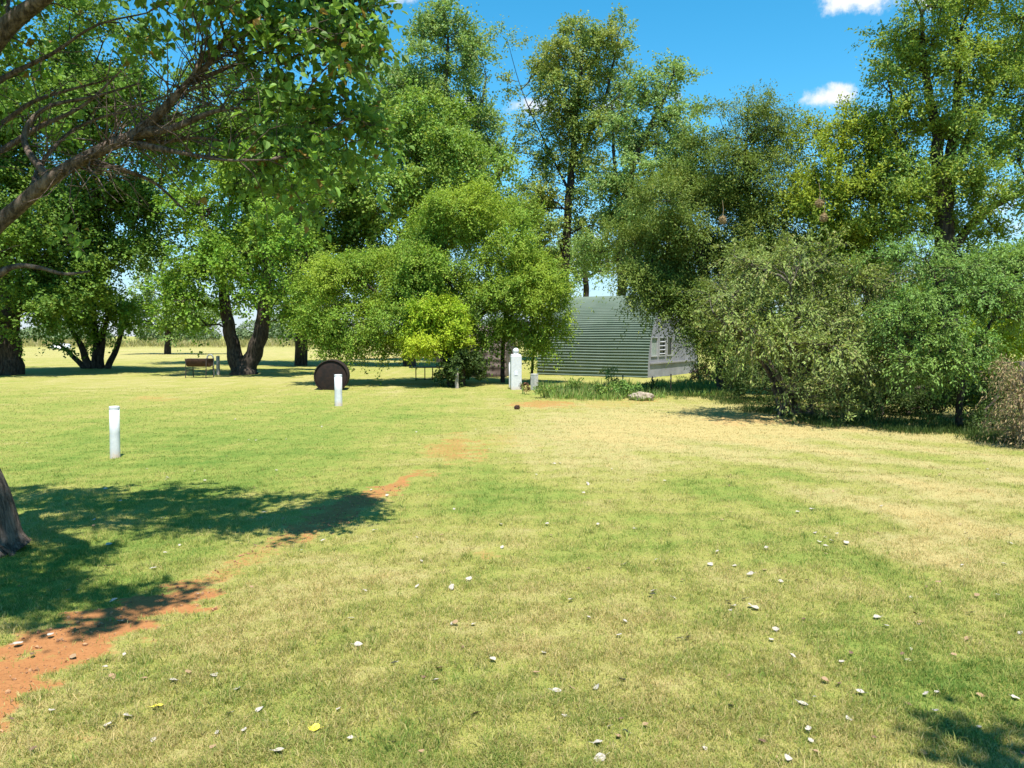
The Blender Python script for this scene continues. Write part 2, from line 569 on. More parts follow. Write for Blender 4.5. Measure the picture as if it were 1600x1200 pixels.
def fields(x, y):
    p = np.stack([x, y, np.zeros_like(x)], -1)
    n1 = wob(p, .9, 5); n2 = wob(p, .28, 6); n3 = wob(p, 3.5, 7); n4 = wob(p, .11, 8)
    px, py = to_px(x, y)
    pm = path_mask(x, y) + n1 * .30 + n2 * .30 + n4 * .16
    dirt = (1 - sstep(.35, 1.35, pm)) * (1 - .48 * sstep(4.3, 5.2, y) + .20 * sstep(5.9, 6.5, y))
    for (cx, cy_, rx, ry, k) in ((712, 702, 60, 27, .56), (660, 741, 32, 8, .56), (800, 688, 60, 14, .44), (850, 633, 60, 8, .60), (770, 634, 70, 9, .30), (935, 632, 70, 8, .45),
                                 (250, 622, 60, 6, .52), (120, 642, 70, 6, .3), (757, 866, 26, 9, .5), (340, 605, 60, 5, .3), (640, 560, 130, 5, .5), (560, 725, 60, 9, .3),
                                 (1005, 624, 40, 8, .5), (1320, 985, 22, 6, .45), (30, 1170, 80, 25, .3), (110, 1155, 60, 14, .45), (1150, 660, 60, 7, .5), (1200, 655, 120, 8, .5), (560, 880, 60, 14, .25), (780, 855, 50, 8, .25)):
        q = ((px - cx) / rx) ** 2 + ((py - cy_) / ry) ** 2
        dirt = np.maximum(dirt, k * (1 - sstep(.25, 1.3, q + .45 * n1 + .35 * n2 + .2 * n4)))
    dirt = np.where(y < .5, 0, dirt)
    straw = .50 + .08 * n3 + .08 * n1
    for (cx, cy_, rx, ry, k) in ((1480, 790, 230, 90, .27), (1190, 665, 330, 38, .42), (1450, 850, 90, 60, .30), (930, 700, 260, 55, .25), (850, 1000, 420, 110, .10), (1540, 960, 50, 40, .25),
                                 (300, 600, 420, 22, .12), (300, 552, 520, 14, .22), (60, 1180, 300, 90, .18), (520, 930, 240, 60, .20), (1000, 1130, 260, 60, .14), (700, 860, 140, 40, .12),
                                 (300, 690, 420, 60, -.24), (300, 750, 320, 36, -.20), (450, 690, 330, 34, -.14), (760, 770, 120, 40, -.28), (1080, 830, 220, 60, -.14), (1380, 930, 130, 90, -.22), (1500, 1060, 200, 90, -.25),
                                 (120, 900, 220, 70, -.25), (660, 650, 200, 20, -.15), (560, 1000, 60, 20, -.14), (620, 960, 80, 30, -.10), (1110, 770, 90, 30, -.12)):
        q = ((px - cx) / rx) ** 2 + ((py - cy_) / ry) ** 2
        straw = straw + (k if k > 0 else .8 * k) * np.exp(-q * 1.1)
    # wheel and mower lines running away to the upper left on the right-hand side
    u = x * .80 + y * .60
    v = -x * .60 + y * .80
    straw = straw + .15 * np.sin(u * 2 * np.pi / 1.35 + .6 * wob(p, 6., 9)) * sstep(.5, 3.5, x) * sstep(16, 10, y)
    return np.clip(dirt, 0, 1), np.clip(straw, 0, 1)

def height(x, y):
    p = np.stack([x, y, np.zeros_like(x)], -1)
    return (.014 * wob(p, 2.6, 21) + .008 * wob(p, .8, 22)) * sstep(120, 30, np.hypot(x, y))

def lines(segs):
    out = []
    for a, b, n in segs:
        out += list(np.linspace(a, b, n, endpoint=False))
    out.append(segs[-1][1])
    return np.array(out)
gx = lines([(-2500, -120, 12), (-120, -30, 30), (-30, -8, 74), (-8, 8, 230), (8, 30, 74), (30, 120, 30), (120, 2500, 12)])
gy = lines([(-60, 1, 30), (1, 12, 190), (12, 40, 150), (40, 130, 90), (130, 3500, 24)])
XX, YY = np.meshgrid(gx, gy, indexing='ij')
x, y = XX.ravel(), YY.ravel()
dirt, straw = fields(x, y)
nx, ny = len(gx), len(gy)
i = np.arange(nx - 1)[:, None] * ny; j = np.arange(ny - 1)[None]
FQ = np.stack([i + j, i + ny + j, i + ny + j + 1, i + j + 1], -1).reshape(-1, 4)

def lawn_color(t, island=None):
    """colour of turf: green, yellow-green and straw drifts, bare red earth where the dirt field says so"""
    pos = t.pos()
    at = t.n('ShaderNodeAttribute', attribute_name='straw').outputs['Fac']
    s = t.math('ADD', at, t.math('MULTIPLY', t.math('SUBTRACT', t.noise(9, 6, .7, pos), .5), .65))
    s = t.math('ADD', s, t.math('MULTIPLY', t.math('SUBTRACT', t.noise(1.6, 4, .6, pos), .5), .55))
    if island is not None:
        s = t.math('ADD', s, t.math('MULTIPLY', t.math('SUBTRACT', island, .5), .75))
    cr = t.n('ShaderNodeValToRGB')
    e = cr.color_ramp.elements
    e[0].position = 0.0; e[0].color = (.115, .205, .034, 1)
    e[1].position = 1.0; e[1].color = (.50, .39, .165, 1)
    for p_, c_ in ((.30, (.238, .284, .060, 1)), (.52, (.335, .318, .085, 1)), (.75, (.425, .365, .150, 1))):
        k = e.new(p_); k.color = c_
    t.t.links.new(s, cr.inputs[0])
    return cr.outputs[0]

t = NT('lawn_ground')
pos = t.pos()
turf = lawn_color(t)
soil = t.mix(t.noise(14, 6, .7, pos), (.26, .105, .036), (.46, .215, .085))
soil = t.mix(t.rng(t.noise(70, 4, .6, pos), .55, .75), soil, (.13, .055, .024))
df = t.n('ShaderNodeAttribute', attribute_name='dirt').outputs['Fac']
soil = t.mix(t.rng(df, .58, .32), soil, t.mix(t.noise(14, 6, .7, pos), (.34, .20, .085), (.52, .32, .15)))
dmix = t.rng(t.math('ADD', df, t.math('MULTIPLY', t.math('SUBTRACT', t.noise(26, 6, .75, pos), .5), 1.5)), .28, .80)
col = t.mix(dmix, turf, soil)
fine = t.noise(120, 5, .75, pos)
mid = t.noise(34, 5, .7, pos)
col = t.mix(t.math('MULTIPLY', t.math('SUBTRACT', 1.0, dmix), t.rng(fine, .62, .36, 0, .55)), col, (.055, .07, .016))
hgt = t.math('ADD', fine, t.math('MULTIPLY', mid, 1.2))
t.bsdf(inputs={'Base Color': col, 'Roughness': .95, 'Specular IOR Level': .08, 'Normal': t.bump(hgt, .55, .03)})
M['lawn'] = t.m
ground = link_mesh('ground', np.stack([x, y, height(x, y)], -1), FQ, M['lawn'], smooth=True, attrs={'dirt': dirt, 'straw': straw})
tag(ground, 'mown yellow green lawn with patches of bare red earth', 'lawn', kind='structure')

t = NT('grass_blade')
col = t.mix(1.0, lawn_color(t, t.rnd()), (1.16, 1.15, 1.18), 'MULTIPLY')
b = t.n('ShaderNodeBsdfPrincipled', {'Base Color': col, 'Roughness': .6, 'Specular IOR Level': .2})
tr = t.n('ShaderNodeBsdfTranslucent', {'Color': col})
mx = t.n('ShaderNodeMixShader', {0: .45, 1: b.outputs[0], 2: tr.outputs[0]})
t.t.links.new(mx.outputs[0], t.out.inputs['Surface'])
M['blade'] = t.m

def blades(name, bx, by, hgt, wid, lean, mat, label, cat):
    g = np.random.default_rng(77)
    n = len(bx)
    _, st = fields(bx, by)
    z = height(bx, by)
    a = g.uniform(0, 2 * np.pi, n); b = g.uniform(0, 2 * np.pi, n)
    base = np.stack([bx, by, z - .004], -1)
    wd = np.stack([np.cos(a), np.sin(a), np.zeros(n)], -1) * wid[:, None] * .5
    le = np.stack([np.cos(b), np.sin(b), np.zeros(n)], -1) * (hgt * lean)[:, None]
    mid = base + le * .35 + np.array([0, 0, 1.]) * (hgt * .62)[:, None]
    tipp = base + le + np.array([0, 0, 1.]) * (hgt * np.sqrt(np.maximum(1 - .55 * lean ** 2, .12)))[:, None]
    V = np.stack([base - wd, base + wd, mid + wd * .75, tipp, mid - wd * .75], 1).reshape(-1, 3)
    k = np.arange(n)[:, None] * 5
    f = np.concatenate([k + np.array([0, 1, 2, 4])], 1)
    f2 = np.concatenate([k + np.array([4, 2, 3, 3])], 1)
    # quads and tip triangles in one mesh
    me = bpy.data.meshes.new(name)
    loops = np.concatenate([k + np.array([0, 1, 2, 4, 4, 2, 3])], 1).ravel().astype(np.int32)
    starts = (np.arange(n)[:, None] * 7 + np.array([0, 4])).ravel().astype(np.int32)
    me.vertices.add(len(V)); me.vertices.foreach_set('co', V.astype(np.float32).ravel())
    me.loops.add(len(loops)); me.loops.foreach_set('vertex_index', loops)
    me.polygons.add(len(starts)); me.polygons.foreach_set('loop_start', starts)
    at = me.attributes.new('straw', 'FLOAT', 'POINT')
    at.data.foreach_set('value', np.repeat(st, 5).astype(np.float32))
    me.update(calc_edges=True)
    me.materials.append(mat)
    o = bpy.data.objects.new(name, me); COL.objects.link(o)
    return tag(o, label, cat, kind='stuff')

N = 1600000
g = np.random.default_rng(5)
py_ = 1260 - (1260 - 606) * g.uniform(0, 1, N) ** .85
px_ = g.uniform(-360, 1960, N) + g.normal(0, 170, N)
side = np.arange(N) > 1060000                       # thinner turf carries on to both sides and round the photographer's feet
px_[side] = g.normal(800, 1500, side.sum())
py_[side] = 606 + 1100 * g.uniform(0, 1, side.sum()) ** 1.3
v = (600.0 - py_) / F
tt = -EYE / (-ST + v * CT)
bx = (px_ - 800) / F * tt; by = (CT + v * ST) * tt
dt, st = fields(bx, by)
pp = np.stack([bx, by, np.zeros(N)], -1)
tuft = wob(pp, .35, 41) + .6 * wob(pp, .12, 42)
keep = g.uniform(size=N) > np.clip(dt * 1.5 - .05, 0, .985)
keep &= g.uniform(size=N) < np.clip(.72 + .3 * tuft, .25, 1)
bx, by, tuft, dt = bx[keep], by[keep], tuft[keep], dt[keep]
n = len(bx)
far = np.clip(by / 7.0, 1, 2.6)
hg = g.uniform(.013, .032, n) * (1 + .30 * np.clip(tuft, -1, 1)) * far ** .05
wd_ = g.uniform(.0022, .0042, n) * far
ln_ = g.uniform(.35, 1.25, n)
# taller tufts and runners standing out of the mown turf
TX, TY, TH, TW = [], [], [], []
for k in range(2600):
    py = 1230 - 500 * g.uniform() ** .8; px = g.uniform(-150, 1750)
    b_ = G(px, py)
    d_, s_ = fields(b_[:1], b_[1:2])
    if d_[0] > .35 or g.uniform() > 1.15 - s_[0]:
        continue
    m_ = int(g.uniform(10, 34)); sp = g.uniform(.015, .05)
    TX.append(b_[0] + g.normal(0, sp, m_)); TY.append(b_[1] + g.normal(0, sp, m_)); TH.append(g.uniform(.03, .062, m_) * g.uniform(.7, 1.1)); TW.append(g.uniform(.003, .0055, m_))
bx = np.concatenate([bx] + TX); by = np.concatenate([by] + TY); hg = np.concatenate([hg] + TH); wd_ = np.concatenate([wd_] + TW)
ln_ = np.concatenate([ln_, g.uniform(.3, 1.2, len(bx) - n)])
blades('grass', bx, by, hg, wd_, ln_, M['blade'],
       'short mown grass blades covering the lawn', 'grass')

# crumbs of earth and grit lying on the bare soil
cv, cf = [], []
bmx = bmesh.new(); bmesh.ops.create_icosphere(bmx, subdivisions=1, radius=1)
iv = np.array([v_.co[:] for v_ in bmx.verts]); ifc = np.array([[v_.index for v_ in f_.verts] for f_ in bmx.faces]); bmx.free()
cxs = PATH[:, 0].min() + g.uniform(size=9000) * (np.ptp(PATH[:, 0]) + .8) - .4; cys = 2.7 + g.uniform(size=9000) ** 1.6 * 5.5
dd_, _ = fields(cxs, cys)
okc = dd_ > .5
cxs, cys = cxs[okc], cys[okc]
czs = height(cxs, cys)
for k in range(len(cxs)):
    sz_ = .002 + .010 * g.uniform() ** 5
    cv.append(iv * sz_ * g.uniform(.6, 1.3, 3) * (1 + .25 * g.normal(size=(len(iv), 1)).clip(-1, 1)) + [cxs[k], cys[k], czs[k] + sz_ * .3]); cf.append(ifc + k * len(iv))
if cv:
    tag(link_mesh('soil_crumbs', np.concatenate(cv), np.concatenate(cf), plain_mat('soil_crumb', (.16, .065, .026), (.40, .22, .11), 40, .95)), 'crumbs of red earth and grit on the bare track', 'soil', kind='stuff')

# ------------------------------------------------------------------ the near tree at the left edge
D1 = 5.6
stems = [
    px_stem((-22, 880, D1, .29), (-30, 850, D1, .245), (-48, 780, D1, .225), (-68, 700, D1, .215), (-72, 600, D1, .18), (-56, 480, D1, .105), (-24, 376, D1, .062),
            (30, 322, D1, .050), (100, 268, D1 - .05, .044), (165, 232, D1 - .1, .040), (216, 208, D1 - .1, .036), (262, 166, D1 - .15, .028), (296, 128, D1 - .15, .023), (330, 95, D1 - .2, .017), (352, 60, D1 - .2, .012)),
    px_stem((-40, 440, D1, .13), (-60, 250, D1 + .1, .12), (-30, 110, D1 + .2, .085), (20, 40, D1 + .2, .065), (80, -10, D1 + .1, .045), (160, -70, D1, .03)),
    px_stem((-50, 480, D1, .14), (-160, 250, D1 + .2, .12), (-260, 20, D1 + .3, .09), (-300, -200, D1 + .3, .05)),
    px_stem((-42, 330, D1, .10), (-60, 100, D1 - .6, .10), (-40, -150, D1 - 1.2, .08), (-150, -420, D1 - 1.9, .04), (-260, -700, D1 - 2.4, .02)),
    px_stem((216, 208, D1 - .1, .040), (270, 200, D1 - .15, .026), (330, 176, D1 - .2, .016), (372, 168, D1 - .2, .008)),
    px_stem((218, 226, D1 - .1, .026), (280, 238, D1 - .2, .016), (350, 250, D1 - .3, .009), (420, 250, D1 - .4, .005)),
    px_stem((-40, 455, D1, .05), (18, 418, D1, .020), (60, 418, D1 + .05, .015), (100, 428, D1 + .1, .011), (140, 424, D1 + .2, .008)),
    px_stem((276, 150, D1 - .15, .022), (300, 120, D1 - .2, .015), (312, 92, D1 - .2, .010), (316, 60, D1 - .2, .006)),
    px_stem((300, 130, D1 - .15, .020), (340, 112, D1 - .1, .014), (380, 96, D1, .010), (430, 70, D1, .007)),
    px_stem((80, 285, D1, .03), (40, 220, D1 + .2, .022), (70, 170, D1 + .3, .016), (150, 150, D1 + .4, .010), (220, 130, D1 + .5, .006)),
    px_stem((-60, 260, D1 + .3, .04), (0, 238, D1 + .3, .024), (60, 200, D1 + .35, .018), (130, 165, D1 + .4, .012), (190, 110, D1 + .4, .006)),
    px_stem((-60, 230, D1 + .5, .04), (0, 195, D1 + .5, .020), (50, 160, D1 + .5, .015), (110, 140, D1 + .5, .010), (170, 125, D1 + .5, .006)),
    px_stem((-50, 160, D1 + .2, .04), (10, 120, D1 + .3, .020), (80, 85, D1 + .3, .013), (150, 40, D1 + .3, .008), (230, 20, D1 + .3, .005)),
    px_stem((50, 306, D1, .03), (70, 250, D1 + .3, .016), (120, 200, D1 + .5, .012), (200, 170, D1 + .6, .008), (260, 150, D1 + .6, .005)),
    px_stem((216, 206, D1, .022), (250, 222, D1, .014), (310, 215, D1, .010), (370, 225, D1, .006)),
    px_stem((130, 250, D1, .03), (180, 262, D1 + .2, .02), (240, 285, D1 + .3, .012), (290, 330, D1 + .3, .006)),
]
stems[2] = [(p_, r_) for p_, r_ in stems[2]]
blobs = [
    B(535, 110, 5.7, 70, 130, .60, 6), B(470, 60, 5.5, 110, 95, .70, 5.5), B(470, 235, 5.6, 85, 95, .50, 5), B(545, 220, 5.9, 55, 95, .45, 4.6), B(410, 280, 5.8, 70, 60, .4, 2.4),
    B(380, 15, 5.4, 110, 50, .60, 4.4), B(300, -10, 5.7, 120, 46, .6, 3.6), B(250, 50, 6.0, 130, 36, .5, 1.6, .4), B(560, 10, 5.8, 60, 70, .4, 3.6), B(420, 170, 5.5, 42, 62, .35, 1.6), B(490, 330, 5.6, 46, 30, .25, 1.1),
    B(60, 130, 6.4, 110, 70, .5, 1.6, .5), B(180, 70, 6.4, 100, 40, .5, 1.6, .5), B(30, 230, 6.6, 60, 50, .4, 1.2, .4), B(40, 20, 6.1, 80, 30, .5, .8), B(130, 400, 6.2, 60, 16, .3, .5), B(330, 265, 6.2, 70, 40, .3, .5),
    B(400, -120, 5.6, 190, 90, .8, 4.5), B(120, -130, 5.7, 220, 90, .9, 4.5), B(-150, -60, 5.8, 180, 160, 1.0, 4), B(-300, 60, 5.8, 130, 180, .9, 4),
    (np.array([-2.35, 2.95, 4.6]), np.array([.75, .5, .4]), 7.0, 0), (np.array([-2.5, 5.2, 4.95]), np.array([1.0, .65, .35]), 6.0, 0), (np.array([-1.35, 5.45, 4.8]), np.array([.60, .45, .35]), 6.0, 0), (np.array([-2.9, 3.8, 4.75]), np.array([.5, .35, .3]), 5.0, 0), (np.array([-3.4, 5.4, 5.0]), np.array([.8, .6, .4]), 5.0, 0), (np.array([-3.0, 3.3, 4.8]), np.array([.8, .6, .5]), 5.0, 0), (np.array([-3.7, 4.4, 5.0]), np.array([.9, .9, .6]), 3.4, .3),
]
gt = np.random.default_rng(8)
extra = []
for k in range(330):     # bare dead twigs inside the crown
    u = gt.uniform()
    st_ = stems[0][8:] if k % 3 else stems[gt.choice([1, 4, 5, 7, 8, 9, 10, 11, 12, 13, 14])]
    i0 = gt.integers(0, len(st_) - 1)
    a = st_[i0][0] + (st_[i0 + 1][0] - st_[i0][0]) * gt.uniform()
    d = unit(np.array([gt.uniform(-.2, 1), gt.normal(0, .5), gt.normal(.15, .45)]))
    L = gt.uniform(.25, .75)
    q = [a]
    for s in range(4):
        d = unit(d + gt.normal(0, .28, 3))
        q.append(q[-1] + d * L / 4)
    r0 = gt.uniform(.003, .007)
    extra.append((np.array(q), np.linspace(r0, .0015, 5)))
make_tree('poplar_tree', 'large leaved tree with leaning grey trunk and bare twigs, nearest at the left edge', 'tree', G(-22, 872), stems, blobs, M['poplar'], M['bark_near'],
          leaf=(.066, .058), per=26, spray=.20, droop=.35, heart=True, clump=.30, flat=.8, seed=4, tip=.0035, twigs=True, rand=.8, jitter=.16, trunk_seg=18, edge=2.6, extra=extra)

# a tree behind the photographer, its shade falls into the corner of the lawn
make_tree('shade_tree', 'broad leafed tree standing behind the photographer', 'tree', (4.4, -2.2), [[(np.array([4.4, -2.2, -.05]), .2), (np.array([4.3, -2.0, 2.0]), .16), (np.array([3.6, -.9, 4.6]), .1), (np.array([3.0, .5, 5.4]), .03)]],
          [(np.array([2.55, .62, 5.1]), np.array([.75, .42, .4]), 7.0, 0), (np.array([4.4, -.9, 5.6]), np.array([1.6, 1.1, .9]), 3.5, 0), (np.array([3.4, .52, 5.2]), np.array([.7, .45, .4]), 7.0, 0)], M['poplar'], M['bark_near'],
          leaf=(.09, .08), per=30, spray=.3, heart=True, seed=9, tip=.005)

# ------------------------------------------------------------------ trees across the lawn
BT = 'trees across the far side of the lawn'
make_tree('broadleaf_tree', 'dark broad tree on a thick trunk at the far left, beyond the near tree', 'tree', G(14, 586),
          [px_stem((12, 590, 32, .82), (14, 578, 32, .62), (12, 540, 32, .54), (10, 480, 32, .5), (0, 400, 32, .34), (-30, 250, 32, .2)), px_stem((12, 490, 32, .40), (80, 400, 32, .25), (150, 300, 32, .14)), px_stem((5, 500, 32, .3), (-90, 400, 32, .2))],
          [B(40, 400, 32, 120, 90, 3.4, 6.1), B(140, 330, 33, 120, 90, 3.2, 5.4, 0.12), B(120, 200, 33, 180, 110, 3.5, 4.1, 0.2), B(-40, 280, 32, 140, 150, 3.5, 5.4), B(200, 400, 32.5, 38, 40, 1.6, 3.5, 0.12),
           B(170, 430, 32.5, 62, 40, 1.8, 4.5), B(60, 330, 32, 120, 60, 3, 4.5), B(200, 300, 33, 70, 60, 2.4, 4), B(100, 150, 33, 150, 70, 3, 4), B(25, 500, 31, 62, 30, 1.6, 4.7), B(60, 470, 31, 80, 45, 2.0, 5.4), B(60, 60, 33, 200, 80, 3.5, 3.2, 0.2), B(-90, 450, 31, 60, 50, 2, 5.4)],
          M['broad_dark'], M['bark'], leaf=(.17, .14), per=60, spray=.85, clump=1.0, kf=2.0, seed=21, group=BT, tip=.012)
make_tree('multi_stem_tree', 'low bushy tree with many thin dark stems beside the thick trunk', 'tree', G(150, 573),
          [px_stem((142, 575, 38, .2), (125, 540, 38, .14), (104, 500, 38, .09)), px_stem((150, 575, 38, .2), (150, 530, 38, .15), (146, 480, 38, .09)), px_stem((158, 575, 38, .18), (160, 530, 38, .13), (172, 480, 38, .08)),
           px_stem((168, 575, 38, .16), (182, 545, 38, .13), (196, 500, 38, .08)), px_stem((134, 575, 38, .15), (112, 555, 38, .1), (88, 535, 38, .05))],
          [B(150, 492, 37.5, 78, 34, 2.0, 5.4), B(105, 505, 37, 40, 26, 1.4, 4.8), B(195, 500, 37, 36, 26, 1.4, 4.8), B(150, 466, 38, 50, 20, 1.6, 4.8), B(100, 545, 38, 16, 12, .6, 1.4), B(150, 535, 38, 45, 16, 1.0, 1.8)],
          M['broad_bright'], M['bark'], leaf=(.19, .15), per=50, spray=.7, clump=0.7, seed=22, group=BT, tip=.014)
make_tree('forked_tree', 'bright green tree whose dark trunk forks low into a V', 'tree', G(380, 585),
          [px_stem((379, 588, 32, .52), (376, 572, 32, .38), (366, 545, 32, .28), (355, 500, 32, .24), (346, 440, 32, .20), (330, 380, 32, .13), (310, 320, 32, .06)),
           px_stem((385, 588, 32, .5), (390, 572, 32, .36), (402, 540, 32, .32), (412, 490, 32, .28), (418, 430, 32, .24), (415, 360, 32, .16), (400, 280, 32, .08)), px_stem((412, 490, 32, .18), (450, 440, 32, .12), (480, 400, 32, .06))],
          [B(298, 395, 30.5, 52, 52, 1.8, 5.9), B(290, 465, 30.5, 44, 40, 1.5, 5.2), B(440, 375, 30.5, 52, 48, 1.7, 5.5), B(375, 430, 30.5, 40, 36, 1.3, 4.4), B(455, 455, 31, 40, 42, 1.6, 4.2), B(340, 330, 33, 90, 60, 2.4, 4.9),
           B(430, 300, 33, 100, 70, 2.6, 5.2), B(270, 500, 31, 40, 20, 1.0, 3.1), B(470, 500, 31, 30, 20, 1.0, 2.9), B(330, 505, 33, 36, 18, 1.0, 2.1)],
          M['broad_bright'], M['bark'], leaf=(.17, .14), per=55, spray=.75, clump=0.75, kf=1.7, seed=23, group=BT, tip=.013)
make_tree('broadleaf_tree', 'dark tall tree rising behind the forked tree', 'tree', G(470, 573),
          [px_stem((470, 575, 42, .35), (470, 480, 42, .3), (460, 350, 42, .2), (450, 220, 42, .1))],
          [B(450, 250, 42, 120, 90, 4, 5.7), B(380, 190, 43, 130, 90, 4, 4.7, 0.15), B(510, 340, 42, 80, 90, 3.5, 6.0), B(500, 440, 42, 60, 70, 3, 5.7), B(300, 230, 43, 90, 70, 3, 3.9, 0.2), B(420, 400, 43, 110, 80, 3, 5.2), B(470, 505, 42, 50, 26, 2, 3.9)],
          M['broad_dark'], M['bark'], leaf=(.21, .17), per=55, spray=1.0, clump=1.1, seed=24, group=BT, tip=.015)
make_tree('slender_tree', 'tall slender blue green tree with a narrow pointed top, left of the sky gap', 'tree', G(690, 568),
          [px_stem((690, 568, 48, .4), (690, 400, 48, .32), (695, 200, 48, .2), (700, 60, 48, .08)), px_stem((690, 350, 48, .2), (740, 220, 48, .12), (760, 120, 48, .06))],
          [B(690, 62, 48, 42, 62, 2.6, 3.9, 0.15), B(735, 95, 48, 44, 58, 2.6, 3.9, 0.15), B(655, 115, 48, 50, 55, 2.8, 4.2, 0.15), B(720, 160, 48, 52, 50, 3, 4.5, 0.12), B(640, 190, 48, 70, 60, 3, 4.8, 0.12), B(760, 170, 48, 26, 36, 1.6, 3.3, 0.18),
           B(600, 150, 48, 50, 60, 3, 4.5), B(690, 20, 48, 24, 26, 1.6, 2.4, 0.24), B(720, 240, 48, 80, 60, 3, 5.1)],
          M['tall_blue'], M['bark_grey'], leaf=(.21, .16), per=36, spray=.85, clump=0.9, seed=25, group=BT, tip=.014, droop=.15)
make_tree('broadleaf_tree', 'wide yellow green tree behind the round low tree', 'tree', G(640, 572),
          [px_stem((640, 574, 41, .36), (640, 420, 41, .3), (650, 280, 41, .18), (660, 190, 41, .08)), px_stem((640, 420, 41, .25), (740, 320, 41, .15), (790, 260, 41, .08))],
          [B(650, 215, 41, 95, 65, 3, 4.8), B(610, 300, 40, 100, 70, 3, 5.3), B(720, 250, 41, 75, 60, 2.8, 4.8), B(770, 310, 41, 60, 50, 2.4, 4.3), B(690, 340, 41, 110, 60, 3, 5.3), B(820, 350, 42, 45, 60, 2, 3.4, .3), B(560, 350, 41, 50, 50, 2, 4.8), B(600, 430, 41, 90, 70, 3, 4.8), B(790, 255, 41, 40, 30, 2, 2.9, .2)],
          M['tall_olive'], M['bark'], leaf=(.20, .16), per=55, spray=.95, clump=1.0, kf=1.7, seed=26, group=BT, tip=.015)
make_tree('slender_tree', 'open golden green tall tree with its bare dark trunk showing against the sky', 'tree', G(882, 567),
          [px_stem((880, 568, 50, .34), (882, 450, 50, .30), (888, 330, 50, .26), (896, 230, 50, .21), (905, 130, 50, .13), (915, 50, 50, .05)), px_stem((894, 260, 50, .15), (940, 170, 50, .1), (965, 70, 50, .05)), px_stem((890, 300, 50, .10), (850, 220, 50, .05), (815, 140, 50, .025), (792, 60, 50, .012))],
          [B(835, 300, 50, 46, 50, 2, 2.6, .2), B(800, 230, 50, 30, 30, 1.5, 1.6, .3), B(880, 160, 50, 70, 50, 2.4, 3.2), B(930, 210, 50, 60, 50, 2.2, 3.0), B(870, 300, 50, 60, 50, 2.2, 2.0, .3), B(868, 100, 50, 42, 46, 2.2, 4.8, 0.17), B(905, 75, 50, 40, 40, 2.2, 4.5, 0.21), B(940, 85, 50, 34, 55, 2, 4.5, 0.17), B(972, 75, 50, 15, 45, 1.0, 4.5, 0.07), B(855, 145, 50, 30, 26, 1.5, 4.2, 0.14), B(960, 140, 50, 34, 34, 1.8, 4.2, 0.14), B(905, 195, 50, 52, 42, 2.2, 3.2, 0.28),
           B(788, 55, 50, 14, 15, .8, 2.6, 0.14), B(806, 70, 50, 10, 12, .6, 2.2), B(810, 130, 50, 26, 16, 1, 1.8, 0.28), B(838, 205, 50, 44, 34, 1.6, 1.6, 0.35), B(860, 260, 50, 40, 40, 1.8, 2.1, 0.35), B(930, 260, 50, 40, 50, 2, 3.0, 0.28), B(850, 350, 50, 40, 50, 2, 3.8, 0.21), B(920, 350, 50, 40, 40, 2, 3.8, 0.21), B(860, 430, 50, 40, 40, 2, 4.5)],
          M['tall_gold'], M['bark'], leaf=(.20, .15), per=30, spray=.75, clump=0.8, seed=27, group=BT, tip=.016, droop=.2)
make_tree('slender_tree', 'tall pale green tree left of the open blue sky, beside the bare dark trunk', 'tree', G(972, 570),
          [px_stem((968, 571, 46, .32), (970, 450, 46, .28), (975, 330, 46, .22), (1000, 230, 46, .16), (1040, 150, 46, .08), (1060, 90, 46, .03)), px_stem((974, 360, 46, .18), (960, 250, 46, .1), (955, 160, 46, .04))],
          [B(1000, 160, 46, 34, 40, 1.8, 2.6, .2), B(985, 130, 46, 18, 26, 1, 2, .2), B(1060, 215, 46, 44, 40, 2, 3), B(1060, 125, 46, 34, 30, 1.6, 3.0, 0.21), B(1040, 95, 46, 16, 24, .9, 1.7, 0.28), B(1025, 180, 46, 44, 38, 2, 4.2, 0.14), B(1075, 175, 46, 18, 22, 1, 3.0, 0.14), B(985, 215, 46, 42, 42, 2, 4.2, 0.17), B(1000, 280, 46, 62, 46, 2.4, 4.5, 0.14), B(955, 310, 46, 36, 40, 2, 3.9, 0.14),
           B(1010, 350, 46, 70, 50, 2.6, 4.8), B(940, 390, 46, 40, 40, 2, 3.6, 0.14), B(1020, 420, 46, 60, 40, 2.6, 5.1), B(1060, 260, 46, 40, 50, 2, 4.5)],
          M['tall_blue'], M['bark'], leaf=(.20, .15), per=36, spray=.8, clump=0.85, seed=28, group=BT, tip=.015)
make_tree('broadleaf_tree', 'green tree in the gap above the corrugated hut roof', 'tree', G(900, 557),
          [px_stem((915, 558, 66, .3), (915, 450, 66, .25), (910, 380, 66, .12)), px_stem((885, 558, 66, .25), (885, 400, 66, .2))],
          [B(890, 395, 66, 60, 45, 3, 3.9), B(950, 410, 66, 50, 35, 3, 3.4), B(840, 420, 66, 50, 50, 3, 4.4), B(900, 440, 66, 30, 12, 2, 1.2), B(760, 480, 66, 90, 50, 3, 3.9)],
          M['tall_blue'], M['bark'], leaf=(.28, .2), per=40, spray=1.1, clump=1.2, seed=29, group=BT, tip=.02)

make_tree('broadleaf_tree', 'pale green distant tree low in the gap left of the forked tree', 'tree', G(262, 556),
          [px_stem((262, 557, 68, .3), (262, 500, 68, .25), (255, 430, 68, .15)), px_stem((262, 530, 68, .2), (300, 460, 68, .12))],
          [B(250, 470, 68, 60, 45, 3, 3.4), B(310, 490, 68, 55, 34, 3, 3.4), B(220, 500, 68, 40, 24, 2.4, 3), B(280, 515, 68, 50, 18, 2, 3), B(230, 410, 68, 50, 40, 3, 1.8, .4)],
          M['tall_blue'], M['bark'], leaf=(.28, .2), per=40, spray=.9, clump=1.1, seed=30, group=BT, tip=.02)

